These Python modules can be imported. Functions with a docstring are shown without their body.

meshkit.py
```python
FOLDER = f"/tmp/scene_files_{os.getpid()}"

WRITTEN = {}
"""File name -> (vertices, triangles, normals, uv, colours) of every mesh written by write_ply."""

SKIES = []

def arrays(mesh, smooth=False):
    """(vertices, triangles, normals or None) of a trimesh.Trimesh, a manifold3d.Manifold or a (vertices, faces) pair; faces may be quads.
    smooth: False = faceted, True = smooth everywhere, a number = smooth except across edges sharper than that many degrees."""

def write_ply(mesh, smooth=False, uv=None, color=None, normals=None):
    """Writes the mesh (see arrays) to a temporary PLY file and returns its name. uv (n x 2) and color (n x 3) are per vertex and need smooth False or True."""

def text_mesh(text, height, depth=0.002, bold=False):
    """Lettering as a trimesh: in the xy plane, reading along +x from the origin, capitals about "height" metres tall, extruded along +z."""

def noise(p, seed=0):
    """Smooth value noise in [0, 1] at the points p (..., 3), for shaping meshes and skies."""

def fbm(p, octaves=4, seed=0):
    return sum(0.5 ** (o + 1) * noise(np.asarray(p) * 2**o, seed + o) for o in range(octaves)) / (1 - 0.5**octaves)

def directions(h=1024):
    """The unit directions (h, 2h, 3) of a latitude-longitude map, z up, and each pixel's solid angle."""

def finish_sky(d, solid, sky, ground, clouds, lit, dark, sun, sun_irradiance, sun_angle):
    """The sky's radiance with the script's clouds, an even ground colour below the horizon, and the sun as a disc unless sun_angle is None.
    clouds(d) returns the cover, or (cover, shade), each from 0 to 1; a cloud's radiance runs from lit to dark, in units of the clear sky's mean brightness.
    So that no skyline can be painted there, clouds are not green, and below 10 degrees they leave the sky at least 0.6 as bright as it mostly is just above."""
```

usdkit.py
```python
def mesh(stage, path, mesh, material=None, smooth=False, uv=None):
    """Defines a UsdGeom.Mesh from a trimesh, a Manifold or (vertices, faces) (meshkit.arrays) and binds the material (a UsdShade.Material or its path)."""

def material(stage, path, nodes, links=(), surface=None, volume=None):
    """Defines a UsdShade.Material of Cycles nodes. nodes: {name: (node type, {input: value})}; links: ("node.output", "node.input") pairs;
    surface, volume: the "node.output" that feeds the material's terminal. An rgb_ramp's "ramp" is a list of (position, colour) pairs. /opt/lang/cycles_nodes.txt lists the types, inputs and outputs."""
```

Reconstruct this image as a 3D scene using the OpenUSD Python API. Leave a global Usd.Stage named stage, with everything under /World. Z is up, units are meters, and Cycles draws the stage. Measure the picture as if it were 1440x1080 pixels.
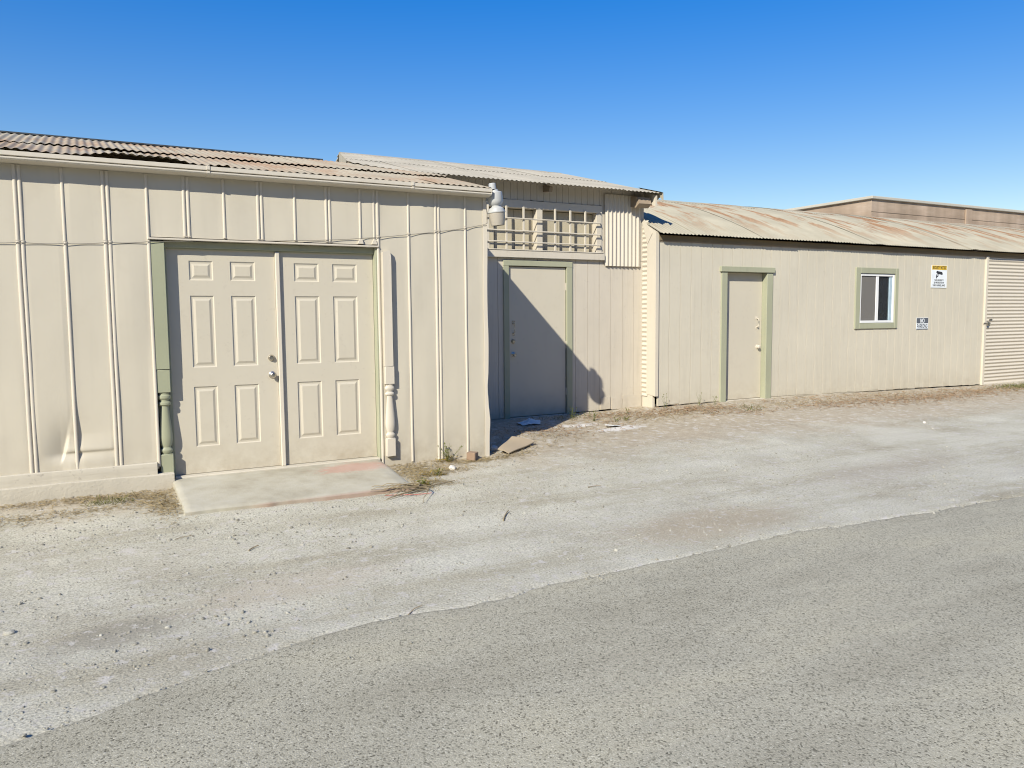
import math, random
import numpy as np
import trimesh
import shapely.geometry as sg
from shapely.ops import unary_union
import meshkit, usdkit
from pxr import Gf, Sdf, Usd, UsdGeom, UsdLux, UsdShade, Vt

rng = np.random.default_rng(7)
random.seed(7)
stage = Usd.Stage.CreateInMemory()
UsdGeom.SetStageUpAxis(stage, UsdGeom.Tokens.z)
UsdGeom.SetStageMetersPerUnit(stage, 1.0)
world = UsdGeom.Xform.Define(stage, "/World")
stage.SetDefaultPrim(world.GetPrim())
UsdGeom.Scope.Define(stage, "/World/Looks")

# ------------------------------------------------------------------ camera
CAM = np.array([0.4178, -7.4275, 1.6])
PITCH, ROLL, YAW, FPX = 0.0861, -0.0087, 0.4974, 1102.54
F = np.array([math.sin(YAW) * math.cos(PITCH), math.cos(YAW) * math.cos(PITCH), -math.sin(PITCH)])
R0 = np.array([math.cos(YAW), -math.sin(YAW), 0.0])
U0 = np.cross(R0, F)
R = R0 * math.cos(ROLL) + U0 * math.sin(ROLL)
U = -R0 * math.sin(ROLL) + U0 * math.cos(ROLL)
cam = UsdGeom.Camera.Define(stage, "/World/camera")
cam.CreateHorizontalApertureAttr(36.0)
cam.CreateVerticalApertureAttr(27.0)
cam.CreateFocalLengthAttr(36.0 * FPX / 1440.0)
cam.CreateClippingRangeAttr(Gf.Vec2f(0.05, 100000.0))
M = Gf.Matrix4d(*R, 0, *U, 0, *(-F), 0, *CAM, 1)
cam.AddTransformOp().Set(M)
cam.CreateExposureAttr(0.48)

# ------------------------------------------------------------------ sky and sun
SUN = np.array([-1.38, -1.0, 1.176]); SUN /= np.linalg.norm(SUN)
SKY_STRENGTH, SUN_INTENSITY, SKY_GAMMA = 0.10, 1.25, 0.6
elev, rot = math.asin(SUN[2]), math.atan2(SUN[0], SUN[1])
sky_mat = usdkit.material(stage, "/World/Looks/sky", {
    "s": ("sky_texture", {"sky_type": "single_scattering", "sun_disc": False, "sun_elevation": elev, "sun_rotation": rot,
                          "altitude": 100.0, "air_density": 1.3, "aerosol_density": 0.2, "ozone_density": 3.0}),
    "gm": ("gamma", {"gamma": SKY_GAMMA}), "h": ("hsv", {"hue": 0.526, "saturation": 2.15, "value": 2.0}), "b": ("background_shader", {"strength": SKY_STRENGTH})}, [("s.color", "gm.color"), ("gm.color", "h.color"), ("h.color", "b.color")], surface="b.background")
dome = UsdLux.DomeLight.Define(stage, "/World/sky")
dome.CreateIntensityAttr(1.0)
UsdShade.MaterialBindingAPI.Apply(dome.GetPrim()).Bind(sky_mat)
dome.GetPrim().SetCustomDataByKey("kind", "structure")
sun = UsdLux.DistantLight.Define(stage, "/World/sun")
sun.CreateNormalizeAttr(True)
sun.CreateIntensityAttr(SUN_INTENSITY)
sun.CreateAngleAttr(0.5)
sun.CreateColorAttr(Gf.Vec3f(1.0, 0.945, 0.82))
zx = np.cross([0, 0, 1.0], SUN); zx /= np.linalg.norm(zx); zy = np.cross(SUN, zx)
sun.AddTransformOp().Set(Gf.Matrix4d(*zx, 0, *zy, 0, *SUN, 0, 0, 0, 20, 1))

# ------------------------------------------------------------------ helpers
def numbered(parent, name):
    p, k = f"{parent}/{name}", 0
    while stage.GetPrimAtPath(p):
        k += 1
        p = f"{parent}/{name}_{k:03d}"
    return p

def tag(prim, label=None, category=None, group=None, kind=None):
    for k, v in (("label", label), ("category", category), ("group", group), ("kind", kind)):
        if v:
            prim.SetCustomDataByKey(k, v)
    return prim

def thing(name, label=None, category=None, group=None, loc=(0, 0, 0), kind=None):
    x = UsdGeom.Xform.Define(stage, numbered("/World", name))
    if any(loc):
        x.AddTranslateOp().Set(Gf.Vec3d(*loc))
    tag(x.GetPrim(), label, category, group, kind)
    return str(x.GetPath())

def obj(name, mesh, mat, parent="/World", smooth=False, **data):
    m = usdkit.mesh(stage, numbered(parent, name), mesh, mat, smooth)
    m.CreateDoubleSidedAttr(True)
    tag(m.GetPrim(), **data)
    return str(m.GetPath())

def cat(*ms):
    ms = [m for m in (ms[0] if len(ms) == 1 and isinstance(ms[0], (list, tuple)) else ms)]
    return trimesh.util.concatenate(ms)

def box(x0, x1, y0, y1, z0, z1, c=0.0):
    """Box with chamfered edges."""
    c = min(c, (x1 - x0) * .45, (y1 - y0) * .45, (z1 - z0) * .45)
    if c <= 0:
        b = trimesh.creation.box((x1 - x0, y1 - y0, z1 - z0))
        b.apply_translation(((x0 + x1) / 2, (y0 + y1) / 2, (z0 + z1) / 2))
        return b
    v = []
    for i in range(3):
        for sx in (0, 1):
            for sy in (0, 1):
                for sz in (0, 1):
                    q = [(x0 + c, x1 - c)[sx], (y0 + c, y1 - c)[sy], (z0 + c, z1 - c)[sz]]
                    q[i] = ((x0, x1)[sx], (y0, y1)[sy], (z0, z1)[sz])[i]
                    v.append(q)
    return trimesh.convex.convex_hull(np.array(v))

def rotz(m, a, about=(0, 0, 0)):
    m = m.copy(); m.apply_transform(trimesh.transformations.rotation_matrix(a, (0, 0, 1), about)); return m

def turn(m, a, axis, about=(0, 0, 0)):
    m = m.copy(); m.apply_transform(trimesh.transformations.rotation_matrix(a, axis, about)); return m

def grid(X, Y, Z):
    """Quad grid from 2-D arrays."""
    h, w = X.shape
    v = np.stack([X, Y, Z], -1).reshape(-1, 3)
    i = np.arange(h * w).reshape(h, w)
    a, b, c, d = i[:-1, :-1].ravel(), i[:-1, 1:].ravel(), i[1:, 1:].ravel(), i[1:, :-1].ravel()
    f = np.vstack([np.stack([a, b, c], 1), np.stack([a, c, d], 1)])
    return trimesh.Trimesh(v, f, process=False)

def thick(m, off):
    """Sheet m plus a copy offset by the vector off, borders open (thin sheet metal)."""
    n = m.copy(); n.vertices = n.vertices + np.asarray(off); n.invert()
    return cat(m, n)

def poly_y(poly, y0, y1):
    """Extrude a shapely polygon given in (x, z) from y0 to y1."""
    out = []
    for g in getattr(poly, "geoms", [poly]):
        if g.is_empty or g.area < 1e-5:
            continue
        m = trimesh.creation.extrude_polygon(g, abs(y1 - y0), engine="earcut")
        v = m.vertices.copy()
        m = trimesh.Trimesh(np.stack([v[:, 0], min(y0, y1) + v[:, 2], v[:, 1]], 1), m.faces[:, ::-1], process=False)
        out.append(m)
    return cat(out) if out else None

def poly_x(pts, x0, x1):
    """Extrude a polygon given in (y, z) along x."""
    g = sg.Polygon(pts)
    m = trimesh.creation.extrude_polygon(g, x1 - x0, engine="earcut")
    v = m.vertices
    return trimesh.Trimesh(np.stack([x0 + v[:, 2], v[:, 0], v[:, 1]], 1), m.faces, process=False)

def tube(pts, r, n=6, closed_ends=True):
    pts = np.asarray(pts, float); k = len(pts)
    r = np.broadcast_to(r, k)
    t = np.gradient(pts, axis=0); t /= np.maximum(np.linalg.norm(t, axis=1, keepdims=True), 1e-9)
    up = np.array([0, 0, 1.0]) if abs(t[0][2]) < .9 else np.array([1.0, 0, 0])
    v = []
    for i in range(k):
        a = np.cross(t[i], up); a /= max(np.linalg.norm(a), 1e-9); b = np.cross(t[i], a)
        for j in range(n):
            w = 2 * math.pi * j / n
            v.append(pts[i] + r[i] * (math.cos(w) * a + math.sin(w) * b))
    f = []
    for i in range(k - 1):
        for j in range(n):
            p, q = i * n + j, i * n + (j + 1) % n
            f += [[p, q, q + n], [p, q + n, p + n]]
    if closed_ends:
        for s, base in ((0, 0), (1, (k - 1) * n)):
            for j in range(1, n - 1):
                f.append([base, base + j, base + j + 1] if s else [base, base + j + 1, base + j])
    return trimesh.Trimesh(np.array(v), np.array(f), process=False)

def lathe(profile, n=24, at=(0, 0, 0), sy=1.0):
    m = trimesh.creation.revolve(np.array(profile), sections=n)
    m.vertices = m.vertices * [1, sy, 1] + np.asarray(at)
    return m

# ------------------------------------------------------------------ materials
def mat(name, nodes, links, surface="p.BSDF"):
    return usdkit.material(stage, f"/World/Looks/{name}", nodes, links, surface=surface)

def paint(name, col, var=.10, rough=.6, streak=.10, bump=.05, bscale=90., grain=None, splash=0.0, dirt=(.33, .28, .21), dirt_amt=.25, chips=0.0, spec=.3):
    """Weathered exterior paint: broad fading, faint vertical run marks, fine relief, optional wood grain and chipped spots."""
    c = np.array(col)
    n = {"g": ("geometry", {}),
         "big": ("noise_texture", {"scale": 1.1, "detail": 4.0, "roughness": .6}),
         "m": ("mapping", {"scale": (14., 14., .9)}),
         "st": ("noise_texture", {"scale": 1.0, "detail": 3.0, "roughness": .55}),
         "r1": ("rgb_ramp", {"ramp": [(.3, tuple(c * (1 - var))), (.7, tuple(np.minimum(c * (1 + var * .6), 1)))]}),
         "r2": ("rgb_ramp", {"ramp": [(.52, (0, 0, 0)), (.8, (streak * 2.2,) * 3)]}),
         "mx": ("mix", {"mix_type": "mix", "color2": tuple(c * .62)}),
         "d": ("noise_texture", {"scale": 3.3, "detail": 6.0, "roughness": .68}),
         "r3": ("rgb_ramp", {"ramp": [(.56, (0, 0, 0)), (.8, (dirt_amt,) * 3)]}),
         "mx2": ("mix", {"mix_type": "mix", "color2": dirt}),
         "f": ("noise_texture", {"scale": bscale, "detail": 3.0, "roughness": .6}),
         "b": ("bump", {"strength": bump, "distance": .01}),
         "p": ("principled_bsdf", {"roughness": rough, "specular_ior_level": spec})}
    l = [("g.position", "big.vector"), ("g.position", "m.vector"), ("m.vector", "st.vector"), ("big.fac", "r1.fac"), ("st.fac", "r2.fac"),
         ("r1.color", "mx.color1"), ("r2.color", "mx.fac"), ("g.position", "d.vector"), ("d.fac", "r3.fac"), ("mx.color", "mx2.color1"),
         ("r3.color", "mx2.fac"), ("b.normal", "p.normal")]
    if grain:
        n["gm"] = ("mapping", {"scale": grain}); l += [("g.position", "gm.vector"), ("gm.vector", "f.vector")]
        n["f"] = ("noise_texture", {"scale": 1.0, "detail": 5.0, "roughness": .65})
    else:
        l.append(("g.position", "f.vector"))
    l.append(("f.fac", "b.height"))
    last = "mx2.color"
    if chips:
        n["ch"] = ("noise_texture", {"scale": 17.0, "detail": 7.0, "roughness": .72})
        n["r4"] = ("rgb_ramp", {"ramp": [(.60, (0, 0, 0)), (.66, (chips,) * 3)]})
        n["mx3"] = ("mix", {"mix_type": "mix", "color2": (.25, .22, .18)})
        l += [("g.position", "ch.vector"), ("ch.fac", "r4.fac"), ("r4.color", "mx3.fac"), (last, "mx3.color1")]
        last = "mx3.color"
    if splash:
        n["sz"] = ("separate_xyz", {}); n["sm"] = ("map_range", {"from_min": .12, "from_max": .75, "to_min": 1.0, "to_max": 0., "clamp": True})
        n["s2"] = ("math", {"math_type": "power", "value2": 2.2}); n["sn"] = ("noise_texture", {"scale": 7., "detail": 7., "roughness": .7}); n["sr"] = ("rgb_ramp", {"ramp": [(.35, (0, 0, 0)), (.7, (splash * 2,) * 3)]})
        n["s3"] = ("mix", {"mix_type": "multiply", "fac": 1.}); n["mx5"] = ("mix", {"mix_type": "mix", "color2": (.36, .305, .22)})
        l += [("g.position", "sz.vector"), ("sz.z", "sm.value"), ("sm.result", "s2.value1"), ("g.position", "sn.vector"), ("sn.fac", "sr.fac"), ("s2.value", "s3.color1"), ("sr.color", "s3.color2"), ("s3.color", "mx5.fac"), (last, "mx5.color1")]
        last = "mx5.color"
    l.append((last, "p.base_color"))
    return mat(name, n, l)

CREAM = (.512, .468, .374)
M_sheet = paint("cream_sheet_metal", CREAM, var=.045, rough=.5, streak=.05, bump=.02, bscale=240., dirt_amt=.16, splash=.45)
M_rib = paint("cream_rib", (.56, .508, .415), var=.03, rough=.5, streak=.04, bump=.02, dirt_amt=.10)
M_gutter = paint("cream_gutter", (.555, .508, .42), var=.05, rough=.45, streak=.06, bump=.02, dirt_amt=.3)
M_door = paint("cream_door", CREAM, var=.025, rough=.5, streak=.02, bump=.02, bscale=160., dirt_amt=.20, splash=.6, chips=.12)
M_board = paint("cream_boards", (.52, .47, .385), var=.06, rough=.7, streak=.13, bump=.22, grain=(70., 70., 3.), dirt_amt=.18, chips=.14, splash=.5)
M_board2 = paint("cream_boards_warm", (.525, .484, .388), var=.05, rough=.7, streak=.10, bump=.22, grain=(70., 70., 3.), dirt_amt=.16, chips=.10, splash=.5)
M_trim = paint("cream_trim", (.54, .49, .40), var=.06, rough=.6, streak=.1, bump=.1, grain=(5., 40., 40.), dirt_amt=.25, chips=.15)
M_sill = paint("weathered_sill", (.485, .445, .36), var=.1, rough=.75, streak=.1, bump=.3, grain=(4., 50., 50.), dirt_amt=.45, chips=.55)
M_green = paint("sage_green_paint", (.33, .335, .235), var=.07, rough=.6, streak=.1, bump=.1, grain=(40., 40., 4.), dirt_amt=.25, chips=.12)
M_greenp = paint("sage_green_post", (.315, .325, .22), var=.07, rough=.5, streak=.08, bump=.05, dirt_amt=.2, chips=.1)
M_corr = paint("cream_corrugated", (.54, .49, .40), var=.04, rough=.5, streak=.06, bump=.02, dirt_amt=.14)
M_white = paint("white_vinyl", (.70, .70, .69), var=.03, rough=.4, streak=.02, bump=.01, dirt_amt=.1)
M_concrete_curb = paint("painted_curb", (.475, .436, .352), var=.12, rough=.85, streak=.03, bump=.4, bscale=45., dirt_amt=.6, chips=.4)
M_fascia = paint("brown_fascia", (.20, .155, .09), var=.15, rough=.8, streak=.1, bump=.2, grain=(4., 50., 50.), dirt_amt=.4)
M_woodraw = paint("weathered_wood", (.30, .235, .165), var=.2, rough=.85, streak=.1, bump=.4, grain=(6., 60., 60.), dirt_amt=.4)
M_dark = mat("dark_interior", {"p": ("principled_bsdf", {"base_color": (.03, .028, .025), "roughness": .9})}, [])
M_ridge_shade = mat("ridge_shade_black", {"g": ("geometry", {}), "n": ("noise_texture", {"scale": 9.}), "r": ("rgb_ramp", {"ramp": [(.3, (.012, .018, .022)), (.8, (.05, .055, .06))]}),
              "p": ("principled_bsdf", {"roughness": .85})}, [("g.position", "n.vector"), ("n.fac", "r.fac"), ("r.color", "p.base_color")])  # near-black that paints the shadow under the lifted ridge sheets
M_nickel = mat("satin_nickel", {"g": ("geometry", {}), "n": ("noise_texture", {"scale": 60.}), "r": ("rgb_ramp", {"ramp": [(.3, (.22,) * 3), (.8, (.38,) * 3)]}),
               "p": ("principled_bsdf", {"base_color": (.55, .51, .44), "metallic": 1.0})}, [("g.position", "n.vector"), ("n.fac", "r.fac"), ("r.color", "p.roughness")])
M_boardup = paint("painted_over_pane", (.46, .41, .30), var=.16, rough=.6, streak=.12, bump=.1, bscale=30., dirt_amt=.55)

def roofmat(name, col, rust, rust_lo, rust_hi, stretch, along=.5, scale=1.0, fade=(-9., -8., 1.)):
    """Old painted corrugated iron: faded coat, rust that runs down the slope."""
    c = np.array(col)
    return mat(name, {
        "g": ("geometry", {}),
        "big": ("noise_texture", {"scale": 1.6, "detail": 5., "roughness": .6}),
        "r1": ("rgb_ramp", {"ramp": [(.28, tuple(c * .80)), (.72, tuple(c * 1.10))]}),
        "m": ("mapping", {"scale": stretch, "rotation": (0, 0, .0)}),
        "n2": ("noise_texture", {"scale": scale, "detail": 6., "roughness": .62, "distortion": .3}),
        "r2": ("rgb_ramp", {"ramp": [(rust_lo, (0, 0, 0)), (rust_hi, (along,) * 3)]}),
        "sp": ("separate_xyz", {}), "up": ("map_range", {"from_min": fade[0], "from_max": fade[1], "to_min": fade[2], "to_max": 1., "clamp": True}), "mf": ("mix", {"mix_type": "multiply", "fac": 1.}),
        "n3": ("noise_texture", {"scale": 14., "detail": 5., "roughness": .7}),
        "r3": ("rgb_ramp", {"ramp": [(.3, tuple(np.array(rust) * .6)), (.7, tuple(np.array(rust) * 1.25))]}),
        "mx": ("mix", {"mix_type": "mix"}),
        "rr": ("map_range", {"from_min": 0., "from_max": 1., "to_min": .75, "to_max": .9}),
        "b": ("bump", {"strength": .06, "distance": .01}),
        "p": ("principled_bsdf", {"specular_ior_level": .08})},
        [("g.position", "big.vector"), ("big.fac", "r1.fac"), ("g.position", "m.vector"), ("m.vector", "n2.vector"), ("n2.fac", "r2.fac"),
         ("g.position", "n3.vector"), ("n3.fac", "r3.fac"), ("r1.color", "mx.color1"), ("r3.color", "mx.color2"), ("r2.color", "mf.color1"), ("g.position", "sp.vector"), ("sp.y", "up.value"), ("up.result", "mf.color2"), ("mf.color", "mx.fac"),
         ("mx.color", "p.base_color"), ("r2.color", "rr.value"), ("rr.result", "p.roughness"), ("n3.fac", "b.height"), ("b.normal", "p.normal")])

M_roofA = roofmat("tan_rusty_roof", (.385, .335, .245), (.34, .21, .125), .45, .64, (1.8, 1.1, 1.1), .7)
M_roofB = roofmat("pale_roof", (.39, .355, .28), (.36, .24, .16), .60, .80, (2.5, .6, .6), .4)
M_roofC = roofmat("vault_roof", (.385, .350, .258), (.30, .165, .085), .505, .575, (3.4, .8, .8), .9, fade=(1.5, 2.5, .10))

# ------------------------------------------------------------------ terrain
D1, D2 = 1.7957, 1.4978
_edge = np.array([(-400, -4.4), (-3, -4.45), (-1, -4.2), (.06, -3.97), (.42, -3.87), (.857, -3.69), (1.19, -3.61), (1.49, -3.56), (1.91, -3.567), (2.61, -3.57), (2.78, -3.53),
                  (3.47, -3.456), (4.26, -3.465), (4.76, -3.45), (6.25, -3.545), (7.53, -3.61), (12, -3.6), (400, -3.7)])
def edge(x):
    x = np.asarray(x, float)
    p = np.stack([x * 2.2, x * 0, x * 0], -1)
    q = np.stack([x * 9, x * 0 + 5, x * 0], -1)
    return np.interp(x, _edge[:, 0], _edge[:, 1]) + .07 * (meshkit.noise(p, 3) - .5) + .055 * (meshkit.fbm(q, 4, 4) - .5)

def ground0(x, y):
    x = np.asarray(x, float); y = np.asarray(y, float)
    h16 = np.interp(x, [-3, 1, 4, 5, 7, 8, 10, 12.5, 15.5, 20], [.2, .2, .2, .225, .235, .275, .28, .245, .2, .185])
    h0 = np.interp(x, [-2, .5, 1, 4, 8, 12, 20], [.13, .145, .135, .108, .15, .14, .11])
    ks = [(-3.2, 0 * x), (-2.2, .006 + 0 * x), (-1.1, .06 + 0 * x), (0, h0), (1.55, h16), (2.2, h16 + .01)]
    z = np.where(y <= ks[0][0], 0.0, 0.0) + 0 * x
    for (ya, za), (yb, zb) in zip(ks[:-1], ks[1:]):
        t = np.clip((y - ya) / (yb - ya), 0, 1)
        z = np.where((y > ya) & (y <= yb), za + (zb - za) * t, z)
    return np.where(y > ks[-1][0], ks[-1][1], z) + .088 * np.exp(-((x - 4.78) / .48) ** 2 - ((y - .48) / .36) ** 2)

def ground(x, y):
    x = np.asarray(x, float); y = np.asarray(y, float)
    p = np.stack([x, y, 0 * x], -1)
    near = np.clip((30 - np.hypot(x, y)) / 10, 0, 1)
    rough = np.clip((y + 1.3) / .8, 0, 1) * .6 + .55
    z = ground0(x, y) + near * rough * (.022 * (meshkit.fbm(p * 1.7, 3, 11) - .5) + .010 * (meshkit.fbm(p * 9, 3, 12) - .5))
    e = edge(x)
    under = np.clip((e - y + .02) / .10, 0, 1) * np.clip((y + 11.5) / .3, 0, 1)     # the yard dips under the asphalt
    return z * (1 - under) - .03 * under

def axis(spans):
    out = [np.array([spans[0][0]])]
    for a, b, n in spans:
        out.append(np.linspace(a, b, n + 1)[1:])
    return np.concatenate(out)

gx = axis([(-3000, -60, 6), (-60, -6, 12), (-6, -1, 40), (-1, 9, 270), (9, 18, 120), (18, 60, 30), (60, 3000, 6)])
gy = axis([(-3000, -60, 6), (-60, -12, 8), (-12, -4.6, 16), (-4.6, -3.2, 50), (-3.2, 2.2, 130), (2.2, 60, 14), (60, 3000, 6)])
X, Y = np.meshgrid(gx, gy)
GM = grid(X, Y, ground(X, Y))

def blob(cx, cy, rx, ry, ang=0.0):
    """Mapping node (texture type) that makes a spherical gradient of the given radii at a place on the ground."""
    return {"mapping_type": "texture", "location": (cx, cy, 0.), "rotation": (0, 0, ang), "scale": (rx, ry, 1000.)}

def ground_material():
    n = {"g": ("geometry", {}),
         "n1": ("noise_texture", {"scale": .9, "detail": 6., "roughness": .62}),
         "r1": ("rgb_ramp", {"ramp": [(.28, (.37, .34, .26)), (.5, (.455, .431, .342)), (.72, (.53, .51, .418))]}),
         "n2": ("noise_texture", {"scale": 75., "detail": 5., "roughness": .75}),
         "r2": ("rgb_ramp", {"ramp": [(.28, (.45,) * 3), (.5, (.95,) * 3), (.75, (1.25,) * 3)]}),
         "mb": ("mapping", {"scale": (.30, 2.1, 1.)}), "nb": ("noise_texture", {"scale": 1.0, "detail": 5., "roughness": .62}), "rb": ("rgb_ramp", {"ramp": [(.32, (.80, .775, .72)), (.5, (1., 1., 1.)), (.68, (1.07, 1.08, 1.10))]}), "m0": ("mix", {"mix_type": "multiply", "fac": 1.}),
         "m1": ("mix", {"mix_type": "multiply", "fac": 1.0}),
         "v1": ("voronoi_texture", {"scale": 70., "feature": "f1", "randomness": 1.0}),
         "rv": ("rgb_ramp", {"ramp": [(0., (.45,) * 3), (.14, (.75,) * 3), (.28, (1.03,) * 3), (1., (1.12,) * 3)]}),
         "m2": ("mix", {"mix_type": "multiply", "fac": .55}),
         # soil and litter next to the walls
         "sp": ("separate_xyz", {}),
         "nw": ("noise_texture", {"scale": 1.9, "detail": 5., "roughness": .65}),
         "sw": ("math", {"math_type": "multiply_add", "value2": 1.9, "value3": -.95}),
         "ad": ("math", {"math_type": "add"}),
         "mr": ("map_range", {"from_min": -.95, "from_max": .0, "to_min": 0., "to_max": .85, "clamp": True}),
         "soil": ("rgb_ramp", {"ramp": [(.3, (.30, .25, .18)), (.55, (.405, .345, .255)), (.75, (.48, .43, .34))]}),
         "ns": ("noise_texture", {"scale": 11., "detail": 6., "roughness": .7}),
         "m3": ("mix", {"mix_type": "mix"}),
         "bh": ("math", {"math_type": "multiply_add", "value2": -.35}),
         "b": ("bump", {"strength": .5, "distance": .012}),
         "p": ("principled_bsdf", {"roughness": .95, "specular_ior_level": .15})}
    l = [("g.position", "n1.vector"), ("n1.fac", "r1.fac"), ("g.position", "n2.vector"), ("n2.fac", "r2.fac"), ("g.position", "mb.vector"), ("mb.vector", "nb.vector"), ("nb.fac", "rb.fac"), ("r1.color", "m0.color1"), ("rb.color", "m0.color2"), ("m0.color", "m1.color1"), ("r2.color", "m1.color2"),
         ("g.position", "v1.vector"), ("v1.distance", "rv.fac"), ("m1.color", "m2.color1"), ("rv.color", "m2.color2"),
         ("g.position", "sp.vector"), ("g.position", "nw.vector"), ("nw.fac", "sw.value1"), ("sp.y", "ad.value1"), ("sw.value", "ad.value2"), ("ad.value", "mr.value"),
         ("g.position", "ns.vector"), ("ns.fac", "soil.fac"), ("m2.color", "m3.color1"), ("soil.color", "m3.color2"), ("mr.result", "m3.fac"),
         ("v1.distance", "bh.value1"), ("n2.fac", "bh.value3"), ("bh.value", "b.height"), ("b.normal", "p.normal")]
    last = "m3.color"
    # stains and spills: (centre, radii, angle, colour, strength)
    marks = [(.50, -3.05, .46, .25, .25, (.255, .235, .185), .7), (4.6, -2.95, 1.2, .5, .05, (.37, .315, .23), .7), (1.45, -2.78, .9, .34, .1, (.40, .345, .262), .5),
             (7.6, -2.3, 1.8, .5, .1, (.37, .335, .27), .6), (6.35, .62, .55, .16, .1, (.62, .60, .56), .85), (5.95, .98, .40, .12, -.1, (.62, .60, .56), .9), (9.3, -3.0, 1.2, .3, .1, (.36, .33, .28), .5)]
    for i, (cx, cy, rx, ry, a, col, s) in enumerate(marks):
        n[f"k{i}"] = ("mapping", blob(cx, cy, rx, ry, a))
        n[f"gr{i}"] = ("gradient_texture", {"gradient_type": "spherical"})
        n[f"no{i}"] = ("math", {"math_type": "multiply_add", "value2": 1.9, "value3": -.95})
        n[f"ad{i}"] = ("math", {"math_type": "add"})
        n[f"mr{i}"] = ("map_range", {"from_min": .1, "from_max": .55, "to_min": 0., "to_max": s, "clamp": True})
        n[f"mm{i}"] = ("mix", {"mix_type": "mix", "color2": col})
        l += [("g.position", f"k{i}.vector"), (f"k{i}.vector", f"gr{i}.vector"), ("ns.fac", f"no{i}.value1"), (f"gr{i}.fac", f"ad{i}.value1"), (f"no{i}.value", f"ad{i}.value2"),
              (f"ad{i}.value", f"mr{i}.value"), (f"mr{i}.result", f"mm{i}.fac"), (last, f"mm{i}.color1")]
        last = f"mm{i}.color"
    n["fin"] = ("mix", {"mix_type": "multiply", "fac": .35})
    l += [(last, "fin.color1"), ("r2.color", "fin.color2"), ("fin.color", "p.base_color")]
    return mat("gravel_ground", n, l)

obj("ground", GM, ground_material(), smooth=True, label="pale compacted gravel yard in front of the sheds", kind="structure")

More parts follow.
